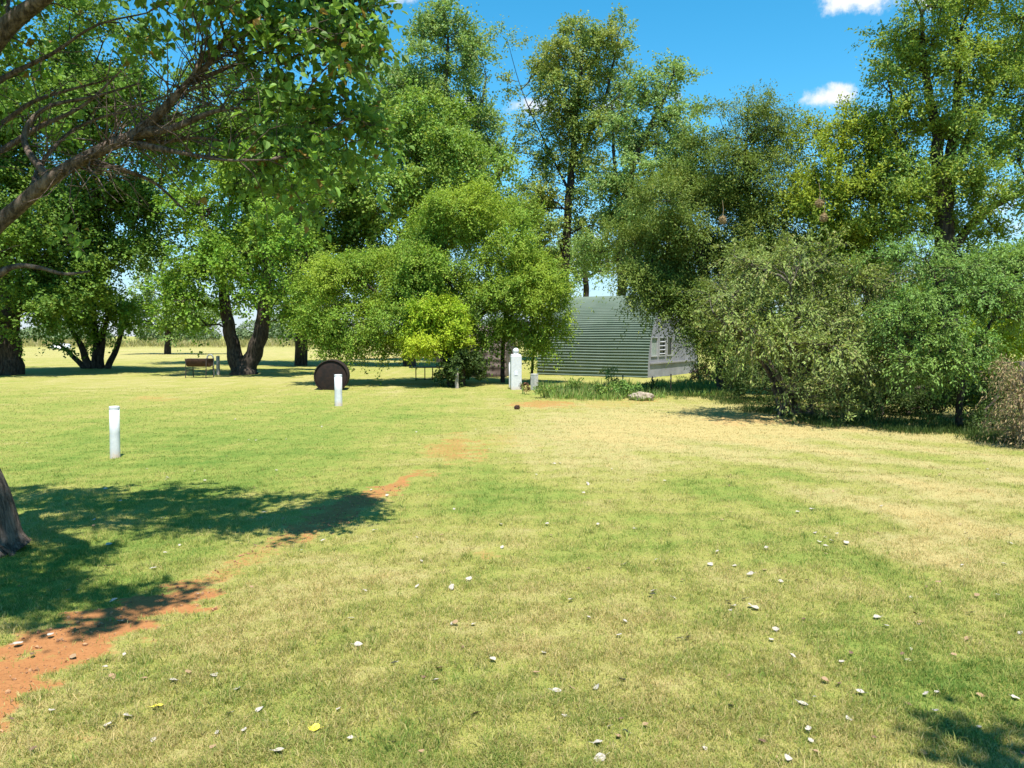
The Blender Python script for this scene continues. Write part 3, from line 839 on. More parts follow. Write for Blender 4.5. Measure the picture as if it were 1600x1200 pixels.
# the round low tree in the middle, its yellow companion and the dark stump of ivy
make_tree('round_tree', 'wide round bright green tree with low branches in the middle of the lawn', 'tree', G(716, 600),
          [px_stem((716, 604, 26.5, .20), (716, 570, 26.5, .15), (712, 510, 26.3, .12), (700, 430, 26.3, .08), (690, 350, 26.3, .04)), px_stem((785, 606, 26.5, .085), (785, 560, 26.5, .075), (790, 490, 26.5, .06), (800, 420, 26.5, .04)),
           px_stem((714, 560, 26.4, .11), (640, 500, 26.0, .08), (580, 450, 25.7, .05), (540, 420, 25.7, .03)), px_stem((712, 510, 26.3, .09), (650, 430, 26.3, .06), (620, 370, 26.3, .03)), px_stem((714, 540, 26.5, .09), (770, 470, 26.5, .07), (820, 420, 26.5, .03)), px_stem((830, 600, 27.1, .05), (833, 550, 27.1, .045), (828, 480, 26.9, .03))],
          [B(552, 440, 25.7, 70, 52, 1.6, 6.2), B(540, 500, 25.4, 58, 40, 1.3, 6.2), B(600, 500, 25.6, 52, 44, 1.4, 6.2), B(525, 540, 25.3, 38, 22, .8, 5.0), B(640, 415, 26.5, 70, 52, 1.8, 5.8), B(725, 365, 26.7, 80, 55, 2.0, 6.2), B(690, 440, 26.1, 80, 60, 1.8, 5.8), B(790, 400, 26.5, 70, 55, 1.8, 6.0),
           B(830, 450, 26.3, 52, 56, 1.4, 6.0), B(760, 470, 25.9, 70, 50, 1.4, 5.5), B(835, 515, 26.1, 45, 38, 1.1, 5.5), B(780, 525, 25.9, 45, 30, 1.0, 4.5), B(715, 320, 26.7, 45, 22, 1.2, 5.0), B(655, 370, 26.5, 40, 30, 1.4, 5.0), B(800, 350, 26.9, 45, 30, 1.4, 5.0), B(850, 535, 26.1, 24, 22, .5, 4.5), B(740, 530, 26.3, 50, 30, .9, 4.5), B(820, 545, 26.0, 36, 18, .6, 4.5), B(580, 545, 25.5, 50, 22, .8, 4.5), B(515, 552, 25.2, 26, 12, .5, 4), B(700, 490, 26.0, 60, 40, 1.2, 5), B(500, 500, 25.3, 34, 40, .9, 5), B(495, 440, 25.5, 30, 40, .9, 4.5), B(560, 540, 25.3, 46, 20, .8, 5), B(870, 470, 26.4, 26, 40, .8, 4.5), B(760, 320, 26.7, 40, 22, 1.2, 4.5)],
          M['round_tree'], M['bark'], leaf=(.115, .062), per=60, spray=.55, clump=.85, flat=.55, kf=1.4, seed=31, group='low trees in the middle of the lawn', tip=.008, droop=.3, rand=0.36)
make_tree('lime_bush', 'small yellow green bush tree in front of the round tree', 'tree', G(704, 606),
          [px_stem((706, 607, 24.5, .12), (700, 580, 24.5, .09), (690, 530, 24.5, .06), (680, 490, 24.5, .03))],
          [B(684, 500, 24.5, 44, 36, .8, 8), B(672, 535, 24.3, 46, 26, .8, 8), B(705, 530, 24.5, 30, 36, .7, 8), B(645, 552, 24.3, 28, 16, .5, 6), B(690, 482, 24.5, 30, 18, .6, 7), B(655, 520, 24.3, 26, 24, .6, 7)],
          M['lime'], M['bark'], leaf=(.10, .062), per=50, spray=.36, clump=0.3, seed=32, group='low trees in the middle of the lawn', tip=.007)
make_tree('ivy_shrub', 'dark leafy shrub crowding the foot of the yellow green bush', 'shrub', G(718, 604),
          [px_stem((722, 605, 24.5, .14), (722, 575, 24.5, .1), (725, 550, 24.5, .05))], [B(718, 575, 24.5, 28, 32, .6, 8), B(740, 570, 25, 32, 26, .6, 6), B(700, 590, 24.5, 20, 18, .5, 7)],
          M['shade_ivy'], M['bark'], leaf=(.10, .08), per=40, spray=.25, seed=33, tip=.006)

# right-hand bank of trees
RT = 'trees massed on the right'
make_tree('fine_leaved_tree', 'big olive green tree drooping over the grey hut, wispy at the top', 'tree', G(1130, 614),
          [px_stem((1128, 616, 21.5, .17), (1126, 560, 21.5, .14), (1112, 470, 21.5, .12), (1090, 380, 21.5, .1), (1060, 300, 21.5, .05)), px_stem((1136, 614, 21.5, .14), (1160, 480, 21.5, .12), (1170, 340, 21.5, .1), (1165, 220, 21.5, .04)), px_stem((1112, 480, 21.5, .1), (1050, 430, 21.3, .06), (990, 410, 21.2, .03))],
          [B(1150, 205, 22, 75, 45, 1.8, 3.4, .2), B(1200, 200, 22, 40, 40, 1.4, 2.5, .2), B(1120, 270, 22, 90, 55, 2, 5.3), B(1200, 290, 22, 80, 70, 2, 5.6), B(1050, 320, 21.6, 75, 50, 1.8, 5.9), B(1000, 380, 21.4, 58, 42, 1.4, 5.9), B(1080, 390, 21.4, 80, 60, 1.7, 6.4), B(1170, 390, 21.4, 90, 70, 1.8, 6.7),
           B(985, 430, 21.2, 46, 30, 1.0, 5.6), B(1040, 450, 21.2, 60, 40, 1.2, 6.4), B(1110, 470, 21.4, 70, 50, 1.4, 6.4), B(1010, 470, 21.1, 30, 20, .6, 4.2), B(1040, 490, 21.1, 26, 24, .6, 5.0), B(1230, 430, 21.4, 80, 70, 1.6, 6.7), B(1092, 500, 20.8, 34, 36, .7, 5), B(1120, 550, 20.6, 40, 34, .7, 5), B(1080, 470, 20.8, 40, 30, .7, 5), B(1100, 520, 21.6, 40, 30, 1, 5.0)],
          M['olive_fine'], M['bark'], leaf=(.105, .045), per=80, spray=.62, clump=0.6, kf=1.6, rand=0.36, ldr=0.5, flat=0.5, seed=41, group=RT, tip=.008, droop=.35, rise=.2)
make_tree('fine_leaved_tree', 'yellow tinged tree between the olive tree and the big right tree', 'tree', G(1325, 622),
          [px_stem((1325, 622, 20.5, .22), (1322, 520, 20.5, .17), (1315, 400, 20.5, .12), (1310, 280, 20.5, .07), (1320, 190, 20.5, .03)), px_stem((1320, 480, 20.5, .1), (1360, 360, 20.5, .07), (1370, 280, 20.5, .03))],
          [B(1315, 215, 20.5, 62, 40, 1.4, 4.7, .15), B(1270, 260, 20.4, 55, 45, 1.4, 5.2), B(1350, 260, 20.4, 52, 40, 1.4, 5.2), B(1300, 320, 20.2, 70, 50, 1.4, 5.7), B(1280, 390, 20.2, 62, 45, 1.3, 6.0), B(1350, 350, 20.2, 60, 55, 1.4, 6.0), B(1340, 430, 20.3, 70, 50, 1.4, 6.0), B(1340, 165, 20.6, 24, 18, .6, 1.6, .3)],
          M['gold_fine'], M['bark'], leaf=(.115, .055), per=70, spray=.55, clump=0.5, kf=1.9, rand=0.38, flat=0.5, seed=42, group=RT, tip=.008, droop=.2, rise=.3)
make_tree('big_tree', 'tallest tree at the right edge, dark limbs showing through golden tipped foliage', 'tree', G(1478, 625),
          [px_stem((1480, 628, 19.5, .36), (1480, 500, 19.5, .28), (1478, 380, 19.5, .24), (1466, 290, 19.5, .18), (1462, 200, 19.5, .13), (1445, 110, 19.5, .08), (1440, 20, 19.5, .04)), px_stem((1476, 360, 19.5, .18), (1482, 260, 19.5, .14), (1495, 170, 19.5, .1), (1500, 60, 19.5, .05)),
           px_stem((1480, 300, 19.5, .12), (1530, 180, 19.5, .09), (1575, 100, 19.5, .07), (1620, 30, 19.5, .04)), px_stem((1478, 400, 19.5, .12), (1540, 330, 19.5, .09), (1620, 290, 19.5, .05)), px_stem((1474, 350, 19.5, .1), (1420, 260, 19.5, .06), (1390, 180, 19.5, .03))],
          [B(1440, 55, 19.5, 72, 48, 1.4, 5.0, 0.1), B(1520, 20, 19.5, 70, 45, 1.4, 4.5, 0.17), B(1590, 60, 19.5, 60, 60, 1.4, 4.5, 0.17), B(1410, 110, 19.5, 46, 42, 1.1, 4.8, 0.1), B(1490, 120, 19.5, 64, 46, 1.4, 4.5, 0.17), B(1570, 150, 19.5, 56, 40, 1.3, 4.2, 0.21), B(1430, 190, 19.4, 60, 45, 1.3, 5.3, 0.07), B(1510, 210, 19.4, 60, 45, 1.3, 4.8, 0.17),
           B(1585, 230, 19.4, 50, 40, 1.2, 3.9, 0.24), B(1400, 260, 19.4, 52, 45, 1.2, 5.6), B(1460, 290, 19.3, 60, 45, 1.2, 5.0, 0.07), B(1530, 290, 19.5, 45, 32, 1, 3.4, 0.28), B(1610, 310, 19.5, 40, 34, 1, 3.4, 0.21), B(1400, 340, 19.4, 55, 40, 1.2, 5.9), B(1565, 318, 19.0, 60, 26, .8, 4), B(1560, 370, 19.6, 50, 26, 1, 3.4, 0.24), B(1470, 360, 19.6, 50, 36, 1, 4.2), B(1380, 50, 19.5, 14, 30, .5, 1.3, 0.21), B(1650, 160, 19.5, 50, 120, 1.4, 4.2), B(1480, -60, 19.5, 130, 50, 1.6, 3.6, 0.14), B(1510, 440, 19.8, 90, 50, 1.2, 5.0)],
          M['right_big'], M['bark'], leaf=(.115, .06), per=60, spray=.52, clump=0.55, flat=.45, kf=1.5, rand=0.38, seed=43, group=RT, tip=.009, droop=.15, rise=.35)
stems = []
gs = np.random.default_rng(3)
for k in range(13):
    bx0 = 1240 + gs.uniform(-22, 32); tx = bx0 + gs.uniform(-150, 150); ty = gs.uniform(430, 520)
    stems.append(px_stem((bx0, 648, 15.4, .055), (bx0 + (tx - bx0) * .3, 580, 15.3 + gs.uniform(-.3, .3), .04), (tx, ty, 15.3 + gs.uniform(-.8, .8), .018)))
make_tree('arching_shrub', 'grey green arching shrub with pale sprays sweeping down to the lawn', 'shrub', G(1240, 648), stems,
          [B(1215, 425, 15.3, 86, 36, .9, 3.4), B(1145, 480, 15, 56, 36, .7, 3.2), B(1230, 490, 14.9, 80, 42, .8, 3.4), B(1310, 445, 15.2, 80, 42, .9, 3.4), B(1345, 505, 15, 70, 46, .9, 3.4), B(1125, 530, 15, 40, 22, .6, 2.8), B(1195, 540, 15, 50, 22, .7, 2.6), B(1290, 560, 14.7, 70, 30, .7, 3.4), B(1335, 590, 14.3, 50, 24, .6, 3.2),
           B(1265, 610, 14.5, 34, 16, .5, 2.2), B(1310, 632, 14.2, 26, 18, .4, 2.4), B(1290, 600, 14.3, 26, 16, .4, 2.2), B(1260, 392, 15.4, 60, 20, .6, 2.6), B(1380, 560, 14.8, 46, 30, .7, 3.2), B(1400, 450, 15.3, 40, 40, .7, 3), B(1180, 400, 15.5, 40, 18, .5, 2), B(1270, 600, 14.2, 16, 10, .25, 4), B(1258, 622, 14.1, 14, 10, .2, 4), B(1244, 645, 14.0, 12, 9, .2, 3.5), B(1318, 610, 13.9, 18, 12, .25, 4), B(1326, 636, 13.7, 15, 11, .2, 4), B(1334, 656, 13.6, 11, 8, .2, 3),
           B(1372, 580, 13.9, 22, 12, .3, 4), B(1392, 606, 13.8, 16, 11, .25, 3.5), B(1228, 612, 14.4, 15, 10, .25, 3.5), B(1300, 545, 13.7, 60, 18, .4, 4), B(1210, 520, 14.2, 50, 16, .4, 3.5), B(1390, 540, 13.5, 50, 16, .4, 4)],
          M['grey_shrub'], M['bark_grey'], leaf=(.100, .042), per=40, spray=.60, clump=0.4, flat=0.42, kf=0.95, rand=0.32, ldr=0.45, seed=44, group='shrubs below the trees on the right', tip=.006, droop=.42, rise=.10, jitter=0.035, outw=1.1, twigs=True)
make_tree('feathery_tree', 'feathery blue green young tree leaning out at the right', 'tree', G(1500, 690),
          [px_stem((1499, 692, 13.4, .07), (1500, 640, 13.4, .055), (1502, 590, 13.4, .05), (1490, 530, 13.5, .04), (1470, 460, 13.6, .025), (1450, 410, 13.6, .012)), px_stem((1500, 590, 13.4, .04), (1545, 510, 13.6, .03), (1575, 440, 13.8, .015)), px_stem((1494, 550, 13.4, .03), (1440, 530, 13.2, .02), (1400, 540, 13, .008))],
          [B(1430, 560, 12.8, 46, 16, .4, 4), B(1500, 570, 12.7, 40, 16, .4, 4), B(1440, 500, 12.9, 56, 20, .4, 3.5), B(1440, 405, 13.8, 62, 28, .6, 3.3), B(1500, 420, 13.8, 62, 32, .6, 3.3), B(1570, 410, 13.9, 60, 30, .6, 3.3), B(1430, 470, 13.5, 62, 36, .6, 3.5), B(1510, 480, 13.5, 66, 40, .7, 3.7), B(1580, 480, 13.6, 50, 40, .6, 3.5), B(1440, 540, 13.2, 52, 30, .5, 3.3), B(1500, 545, 13.2, 52, 34, .6, 3.5), B(1460, 590, 13.2, 40, 24, .5, 3.3), B(1640, 440, 13.8, 50, 60, .7, 3.3), B(1400, 520, 13.4, 36, 30, .5, 3.3)],
          M['feather'], M['bark'], leaf=(.080, .034), per=48, spray=.42, clump=0.38, flat=0.36, kf=1.0, ldr=0.45, seed=45, group='trees massed on the right', tip=.005, droop=.45, rise=.1, jitter=0.05, outw=.8, twigs=True, up=1.0, rand=0.3)
make_tree('lime_shrub', 'bright yellow green leafy shrub at the right edge under the feathery tree', 'shrub', G(1580, 660),
          [px_stem((1580, 664, 15, .06), (1575, 580, 15, .04), (1565, 500, 15, .02)), px_stem((1582, 650, 15, .04), (1610, 560, 15, .03))],
          [B(1570, 520, 15, 46, 36, .6, 3.6), B(1590, 560, 14.8, 40, 28, .5, 3.6), B(1530, 575, 15.2, 26, 22, .4, 2.2), B(1600, 470, 15, 30, 30, .5, 3)],
          M['lime'], M['bark'], leaf=(.09, .055), per=44, spray=.35, seed=46, group='shrubs below the trees on the right', tip=.006)
make_tree('dry_creeper', 'dead brown creeper hanging in a tangled heap at the right edge', 'creeper', G(1600, 706),
          [px_stem((1598, 712, 11.2, .05), (1597, 640, 11.2, .045), (1596, 565, 11.2, .03)), px_stem((1640, 712, 11.2, .05), (1640, 560, 11.2, .03))],
          [B(1592, 585, 11.2, 30, 24, .35, 3.6), B(1590, 630, 11.1, 26, 36, .35, 3.4), B(1600, 670, 11.1, 24, 24, .3, 2.6), B(1640, 600, 11.2, 50, 40, .4, 3), B(1650, 660, 11.2, 50, 40, .4, 3)],
          M['dead'], M['bark_pale'], leaf=(.075, .022), per=60, spray=.32, seed=47, tip=.004, droop=1.2, rise=-.2, twigs=True)
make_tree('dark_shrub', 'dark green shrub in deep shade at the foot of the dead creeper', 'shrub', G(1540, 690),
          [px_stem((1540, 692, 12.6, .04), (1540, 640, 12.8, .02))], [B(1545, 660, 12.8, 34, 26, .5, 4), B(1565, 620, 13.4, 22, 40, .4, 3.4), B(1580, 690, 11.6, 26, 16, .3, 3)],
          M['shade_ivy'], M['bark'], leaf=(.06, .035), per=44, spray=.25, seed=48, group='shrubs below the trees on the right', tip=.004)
make_tree('dark_shrub', 'dark shrub added to darken the hollow under the grey green shrub', 'shrub', G(1420, 660),
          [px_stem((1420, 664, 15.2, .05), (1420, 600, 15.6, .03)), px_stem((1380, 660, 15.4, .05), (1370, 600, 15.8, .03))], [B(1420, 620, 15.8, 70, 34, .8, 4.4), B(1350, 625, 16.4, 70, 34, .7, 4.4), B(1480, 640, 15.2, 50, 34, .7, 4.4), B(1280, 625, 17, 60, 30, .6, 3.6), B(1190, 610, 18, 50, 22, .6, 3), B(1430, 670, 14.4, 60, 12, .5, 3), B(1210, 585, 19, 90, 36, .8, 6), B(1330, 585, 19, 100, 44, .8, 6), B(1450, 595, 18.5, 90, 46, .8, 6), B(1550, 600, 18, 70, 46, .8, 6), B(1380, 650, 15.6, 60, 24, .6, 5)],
          M['shade_ivy'], M['bark'], leaf=(.08, .04), per=50, spray=.35, seed=49, group='shrubs below the trees on the right', tip=.005)  # dark mass put behind the shrubs so the hollow reads as shade
make_tree('background_tree', 'green tree filling the gap low behind the right hand shrubs', 'tree', G(1300, 590),
          [px_stem((1300, 592, 30, .25), (1300, 500, 30, .2), (1300, 420, 30, .1))], [B(1230, 520, 29, 120, 60, 2, 4), B(1350, 500, 30, 130, 70, 2.4, 4.2), B(1480, 500, 29, 130, 80, 2.4, 4), B(1590, 470, 29, 90, 80, 2, 3.4, .2), B(1300, 410, 30, 120, 60, 2.4, 4)],
          M['broad_bright'], M['bark'], leaf=(.14, .10), per=60, spray=.7, clump=0.8, seed=50, group=RT, tip=.01)

# hanging weaver nests in the yellow tinged and olive trees
for (px, py, D, lab) in ((1280, 318, 18.7, 'round brown nest hanging highest in the yellow tinged tree'), (1287, 340, 18.8, 'round brown nest hanging just below another nest in the yellow tinged tree'), (1129, 344, 19.4, 'pale brown nest hanging in the olive green tree')):
    c = P(px, py, D)
    gq = np.random.default_rng(px)
    n = 420
    d = unit(gq.normal(size=(n, 3)))
    pos = c + d * np.array([.065, .065, .09]) * gq.uniform(.75, 1.05, (n, 1))
    V, Fq = leaf_quads(pos, unit(np.cross(d, gq.normal(size=(n, 3)))), d, gq.uniform(.06, .12, n), gq.uniform(.008, .016, n))
    rt = empty('weaver_nest', tuple(c), lab, 'nest', 'nests hanging in the trees')
    link_mesh('woven_shell', V, Fq, M['nest'], rt, c)
    tb = Tubes(5)
    tb.add([c + [0, 0, .09], c + [.02, 0, .25], c + [.0, .05, .5]], [.012, .008, .006])
    tb.link('stalk', M['nest'], rt, c)

# ------------------------------------------------------------------ corrugated half-round hut
t = NT('green_sheet')
pos = t.coord()
n1 = t.noise(1.3, 5, .65, pos); n2 = t.noise(18, 4, .6, pos)
mp = t.n('ShaderNodeMapping', {'Vector': pos, 'Scale': (1.2, 12, 2.0)})
streak = t.noise(1.5, 5, .7, mp.outputs[0])
col = t.mix(t.rng(n1, .3, .7), (.112, .152, .114), (.142, .182, .144))
col = t.mix(t.rng(streak, .52, .75, 0, .55), col, (.145, .16, .14))
col = t.mix(t.rng(n2, .62, .8, 0, .5), col, (.13, .12, .08))
t.bsdf(inputs={'Base Color': col, 'Roughness': .8, 'Metallic': .0, 'Specular IOR Level': .15})
M['green_sheet'] = t.m
t = NT('rust_sheet')
n1 = t.noise(2.2, 6, .7)
col = t.mix(t.rng(n1, .35, .65), (.07, .045, .035), (.17, .13, .11))
t.bsdf(inputs={'Base Color': col, 'Roughness': .8})
M['rust_sheet'] = t.m
t = NT('grey_sheet_wall')
n1 = t.noise(1.5, 5, .65)
mp = t.n('ShaderNodeMapping', {'Vector': t.coord(), 'Scale': (9, 9, .8)})
n2 = t.noise(1.5, 5, .7, mp.outputs[0])
col = t.mix(t.rng(n1, .3, .7), (.19, .187, .21), (.28, .275, .30))
col = t.mix(t.rng(n2, .55, .8, 0, .5), col, (.19, .18, .18))
t.bsdf(inputs={'Base Color': col, 'Roughness': .7})
M['grey_wall'] = t.m
M['dark_glass'] = plain_mat('dark_glass', (.008, .010, .011), (.02, .023, .023), 3, .25, 0, 0, .25)
M['white_frame'] = plain_mat('white_frame', (.30, .30, .31), (.38, .38, .39), 9, .5)
M['curtain'] = plain_mat('curtain', (.22, .27, .24), (.30, .33, .30), 7, .9)
M['rail'] = plain_mat('rail', (.22, .21, .23), (.3, .29, .3), 9, .6)

def arch_shell(nrib, W, H, L, amp, per=5, sheet=1.7):
    """half-round shell of overlapping corrugated sheets; local x along the hut, y across (0 = near foot), z up"""
    gs_ = np.random.default_rng(nrib)
    n = nrib * per
    th = np.linspace(0, np.pi, n + 1)
    ex = .93
    cy_ = -np.sign(np.cos(th)) * np.abs(np.cos(th)) ** ex * W / 2
    cz = np.abs(np.sin(th)) ** ex * H
    prof = np.stack([cy_, cz], -1)
    tg = unit(np.gradient(prof, axis=0))
    nm = np.stack([-tg[:, 1], tg[:, 0]], -1)
    V, Fq, off = [], [], 0
    ns = max(1, round(L / sheet))
    tiers = np.linspace(0, n, 7).astype(int)
    for si in range(ns):
        for ti in range(6):
            a, b = tiers[ti], tiers[ti + 1]
            k = np.arange(a, min(b + 2, n) + 1)          # laps over the sheet above
            ph = gs_.normal(0, .05); lift = .0004 * ((si + ti) % 2)
            bow = gs_.normal(0, .0008)
            xs = np.linspace(-L + si * L / ns, -L + (si + 1) * L / ns + (.03 if si < ns - 1 else 0), 5)
            for kk in k:
                q = prof[kk] + nm[kk] * (amp * math.sin(kk * 2 * math.pi / per + ph) + lift + bow * math.sin(math.pi * (kk - a) / max(b - a, 1)))
                for x_ in xs:
                    V.append((x_, q[0] + W / 2, max(q[1] + .004 * math.sin(x_ * 2.3 + kk * .07), 0)))
            m_ = len(k)
            ii = np.arange(m_ - 1)[:, None] * 5; jj = np.arange(4)[None]
            Fq.append(np.stack([ii + jj, ii + jj + 1, ii + 5 + jj + 1, ii + 5 + jj], -1).reshape(-1, 4) + off)
            off += m_ * 5
    return np.array(V), np.concatenate(Fq), prof

HW, HH, HL = 5.6, 3.28, 4.9
hx = G(1012, 591)
hrot = -R(33)
hut = empty('corrugated_hut', tuple(hx), 'half round hut of green corrugated sheet with a pale grey window end', 'hut', rz=hrot)
V, Fq, prof = arch_shell(92, HW, HH, HL, .024)
link_mesh('roof_shell', V, Fq, M['green_sheet'], hut, smooth=True)
# end wall, set back 3 cm inside the shell, with window openings left free
def end_wall(x_, inset, name, mat, holes):
    bm = bmesh.new()
    ys = sorted(set([inset, HW - inset] + [h_ for q in holes for h_ in q[:2]] + list(np.linspace(inset, HW - inset, 40))))
    def top(yv):
        c = (yv - HW / 2) / (HW / 2 - inset)
        thv = math.acos(max(-1, min(1, np.sign(c) * abs(c) ** (1 / .93))))
        return max(.0, abs(math.sin(thv)) ** .93 * (HH - inset))
    for a, b in zip(ys, ys[1:]):
        segs = [(0.0, None)]
        for (h0, h1, z0, z1) in holes:
            if a >= h0 - 1e-6 and b <= h1 + 1e-6:
                segs = [(0.0, z0), (z1, None)]
        for z0, z1 in segs:
            za = z1 if z1 is not None else top(a); zb = z1 if z1 is not None else top(b)
            if max(za, zb) <= z0 + .01:
                continue
            pts = [(a, z0), (b, z0), (b, max(zb, z0)), (a, max(za, z0))]
            f = [bm.verts.new((x_, p_[0], p_[1])) for p_ in pts] + [bm.verts.new((x_ - .05, p_[0], p_[1])) for p_ in pts]
            for q in ((0, 1, 2, 3), (7, 6, 5, 4), (0, 4, 5, 1), (1, 5, 6, 2), (2, 6, 7, 3), (3, 7, 4, 0)):
                try:
                    bm.faces.new([f[k] for k in q])
                except ValueError:
                    pass
    bmesh.ops.remove_doubles(bm, verts=bm.verts, dist=.0004)
    return bm_obj(name, bm, mat, hut)
Z0, Z1 = .80, 1.56
wins = [(.34, .98, Z0, Z1), (1.12, 1.76, Z0, Z1), (1.94, 2.52, Z0, Z1)]
end_wall(-.03, .03, 'end_wall', M['grey_wall'], wins)
end_wall(-HL + .08, .03, 'back_wall', M['grey_wall'], [])
for k, (a, b, z0, z1) in enumerate(wins):
    bm = bmesh.new()
    w = .04
    box(bm, -.035, (a + b) / 2, z0 + w / 2, .07, b - a, w); box(bm, -.035, (a + b) / 2, z1 - w / 2, .07, b - a, w)
    box(bm, -.035, a + w / 2, (z0 + z1) / 2, .07, w, z1 - z0 - 2 * w); box(bm, -.035, b - w / 2, (z0 + z1) / 2, .07, w, z1 - z0 - 2 * w)
    fr = bm_obj('window', bm, M['white_frame'], hut)
    bm = bmesh.new()
    box(bm, -.055, (a + b) / 2, (z0 + z1) / 2, .012, b - a - 2 * w, z1 - z0 - 2 * w)
    bm_obj('pane', bm, M['curtain'] if k == 0 else M['dark_glass'], fr)
    if k == 1:
        bm = bmesh.new()
        for q in range(4):
            zz = z0 + w + .08 + q * (z1 - z0 - .2) / 3.6
            m4 = Matrix.Translation((-.03, (a + b) / 2, zz)) @ Matrix.Rotation(R(35), 4, 'Y') @ Matrix.Diagonal((.10, b - a - 2 * w, .012, 1))
            bmesh.ops.create_cube(bm, size=1, matrix=m4)
        bm_obj('louvres', bm, M['white_frame'], fr)
bm = bmesh.new(); box(bm, .0, HW / 2, .55, .05, HW - .5, .06)
bm_obj('rail', bm, M['rail'], hut)

# second, rusty hut in the shade behind the round tree
h2 = G(790, 589)
sh = empty('rusty_shed', tuple(h2), 'low brown corrugated shed in the shade behind the round tree', 'shed', rz=-R(8))
V, Fq, _ = arch_shell(22, 3.2, 2.0, 2.1, .025)
link_mesh('roof_shell', V, Fq, M['rust_sheet'], sh, smooth=True)
bm = bmesh.new()
vs = [bm.verts.new((-.05, 1.6 - 1.56 * math.cos(a), 1.95 * math.sin(a))) for a in np.linspace(0, math.pi, 25)]
bm.faces.new(vs); bmesh.ops.extrude_face_region(bm, geom=bm.faces[:])
for v_ in bm.verts[-25:]:
    v_.co.x -= .04
bm_obj('end_wall', bm, M['rust_sheet'], sh)

# ------------------------------------------------------------------ posts, pillar, drum, barbecue
t = NT('white_paint')
z = t.n('ShaderNodeSeparateXYZ', {0: t.coord()}).outputs['Z']
n1 = t.noise(14, 5, .7)
mp = t.n('ShaderNodeMapping', {'Vector': t.coord(), 'Scale': (22, 22, 2.2)})
stn = t.noise(1.5, 5, .7, mp.outputs[0])
col = t.mix(t.rng(n1, .3, .7), (.52, .52, .53), (.62, .62, .62))
col = t.mix(t.rng(stn, .56, .78, 0, .35), col, (.50, .47, .40))
spl = t.math('MULTIPLY', t.rng(z, .16, .0), t.rng(n1, .35, .65, .3, 1))
col = t.mix(t.math('MULTIPLY', spl, .75), col, (.50, .33, .20))
t.bsdf(inputs={'Base Color': col, 'Roughness': .55, 'Normal': t.bump(n1, .15, .004)})
M['white_paint'] = t.m
M['cement'] = plain_mat('cement', (.36, .34, .31), (.52, .50, .46), 16, .9, 0, .4)
M['old_wood'] = plain_mat('old_wood', (.25, .21, .17), (.42, .37, .31), 20, .9, 0, .4)
M['rust'] = plain_mat('rust', (.010, .0065, .0055), (.026, .013, .009), 9, .85, .15, .4)
M['rust_red'] = plain_mat('rust_red', (.030, .014, .010), (.070, .030, .018), 11, .85, .1, .4)
M['iron'] = plain_mat('iron', (.03, .026, .024), (.08, .06, .05), 20, .7, .4, .2)
M['grey_pipe'] = plain_mat('grey_pipe', (.25, .25, .23), (.36, .36, .33), 14, .5, .3, .1)
M['stone'] = plain_mat('stone', (.22, .175, .125), (.38, .31, .24), 12, .95, 0, .8)
M['lilac'] = plain_mat('lilac', (.60, .58, .70), (.68, .66, .76), 8, .6)
M['galv'] = plain_mat('galv', (.5, .5, .5), (.6, .6, .6), 8, .5)

def pipe_post(px, base_py, top_py, wpx, label, mat, name='white_post', group=None, lean=(0, 0), seg=18):
    b = G(px, base_py)
    D = b[1]
    hgt = (base_py - top_py) * D / F / CT
    r = wpx * D / F / 2
    root = empty(name, tuple(b), label, 'post', group)
    root.rotation_euler = (lean[0], lean[1], 0)
    bm = bmesh.new()
    lathe(bm, [(r * 1.02, -.08), (r * 1.02, 0), (r, .02), (r * .985, hgt * .5), (r * .99, hgt - .03)], seg)
    bm_obj('shaft', bm, mat, root, smooth=False if seg < 8 else True)
    bm = bmesh.new()
    lathe(bm, [(r * 1.02, hgt - .035), (r * 1.02, hgt - .010), (r * .95, hgt), (r * .4, hgt + .004)], seg)
    bm_obj('cap', bm, mat, root, smooth=False)
    return root
PG = 'white posts standing on the lawn'
pipe_post(180, 715, 634, 15, 'white painted round post standing alone on the left of the lawn, nearest of the posts', M['white_paint'], group=PG, lean=(0, R(.8)))
pipe_post(529, 634, 585, 12, 'white painted round post in front of the rusty drum', M['white_paint'], group=PG)
pipe_post(714, 606, 573, 6, 'thin weathered pale post in front of the dark shrub', M['old_wood'], name='wooden_post', group=None)
pipe_post(835, 609, 584, 12, 'short grey cement post right of the white pillar', M['cement'], name='cement_post', seg=4)
pipe_post(341, 586, 556, 5.5, 'weathered wooden post beside the barbecue stand', M['old_wood'], name='wooden_post')
pipe_post(797, 606, 566, 4, 'thin white stake just left of the white pillar', M['white_paint'], name='white_stake')

# white gate pillar with a ball on top
b = G(806, 609)
s = b[1] / F
pil = empty('white_pillar', tuple(b), 'stout white masonry pillar with a ball finial on top', 'pillar', rz=R(6))
w = 16.5 * s; hgt = 53 * s
bm = bmesh.new()
box(bm, 0, 0, hgt / 2 - .05, w, w, hgt + .1)
bm_obj('shaft', bm, M['white_paint'], pil, bevel=.012)
bm = bmesh.new()
lathe(bm, [(w * .52, hgt), (w * .52, hgt + .03), (w * .40, hgt + .05), (w * .26, hgt + .06), (w * .22, hgt + .075)], 4, Matrix.Rotation(R(45), 4, 'Z') @ Matrix.Scale(1.25, 4, (1, 0, 0)) @ Matrix.Scale(1.25, 4, (0, 1, 0)))
bm_obj('cap', bm, M['white_paint'], pil)
bm = bmesh.new()
bmesh.ops.create_uvsphere(bm, u_segments=20, v_segments=12, radius=w * .30, matrix=Matrix.Translation((0, 0, hgt + .06 + w * .27)))
bm_obj('ball_finial', bm, M['white_paint'], pil, smooth=True)
bm = bmesh.new()
box(bm, -.01, -w / 2 - .004, hgt * .5, w * .3, .012, w * .42)
bm_obj('plaque', bm, M['lilac'], pil, bevel=.003)

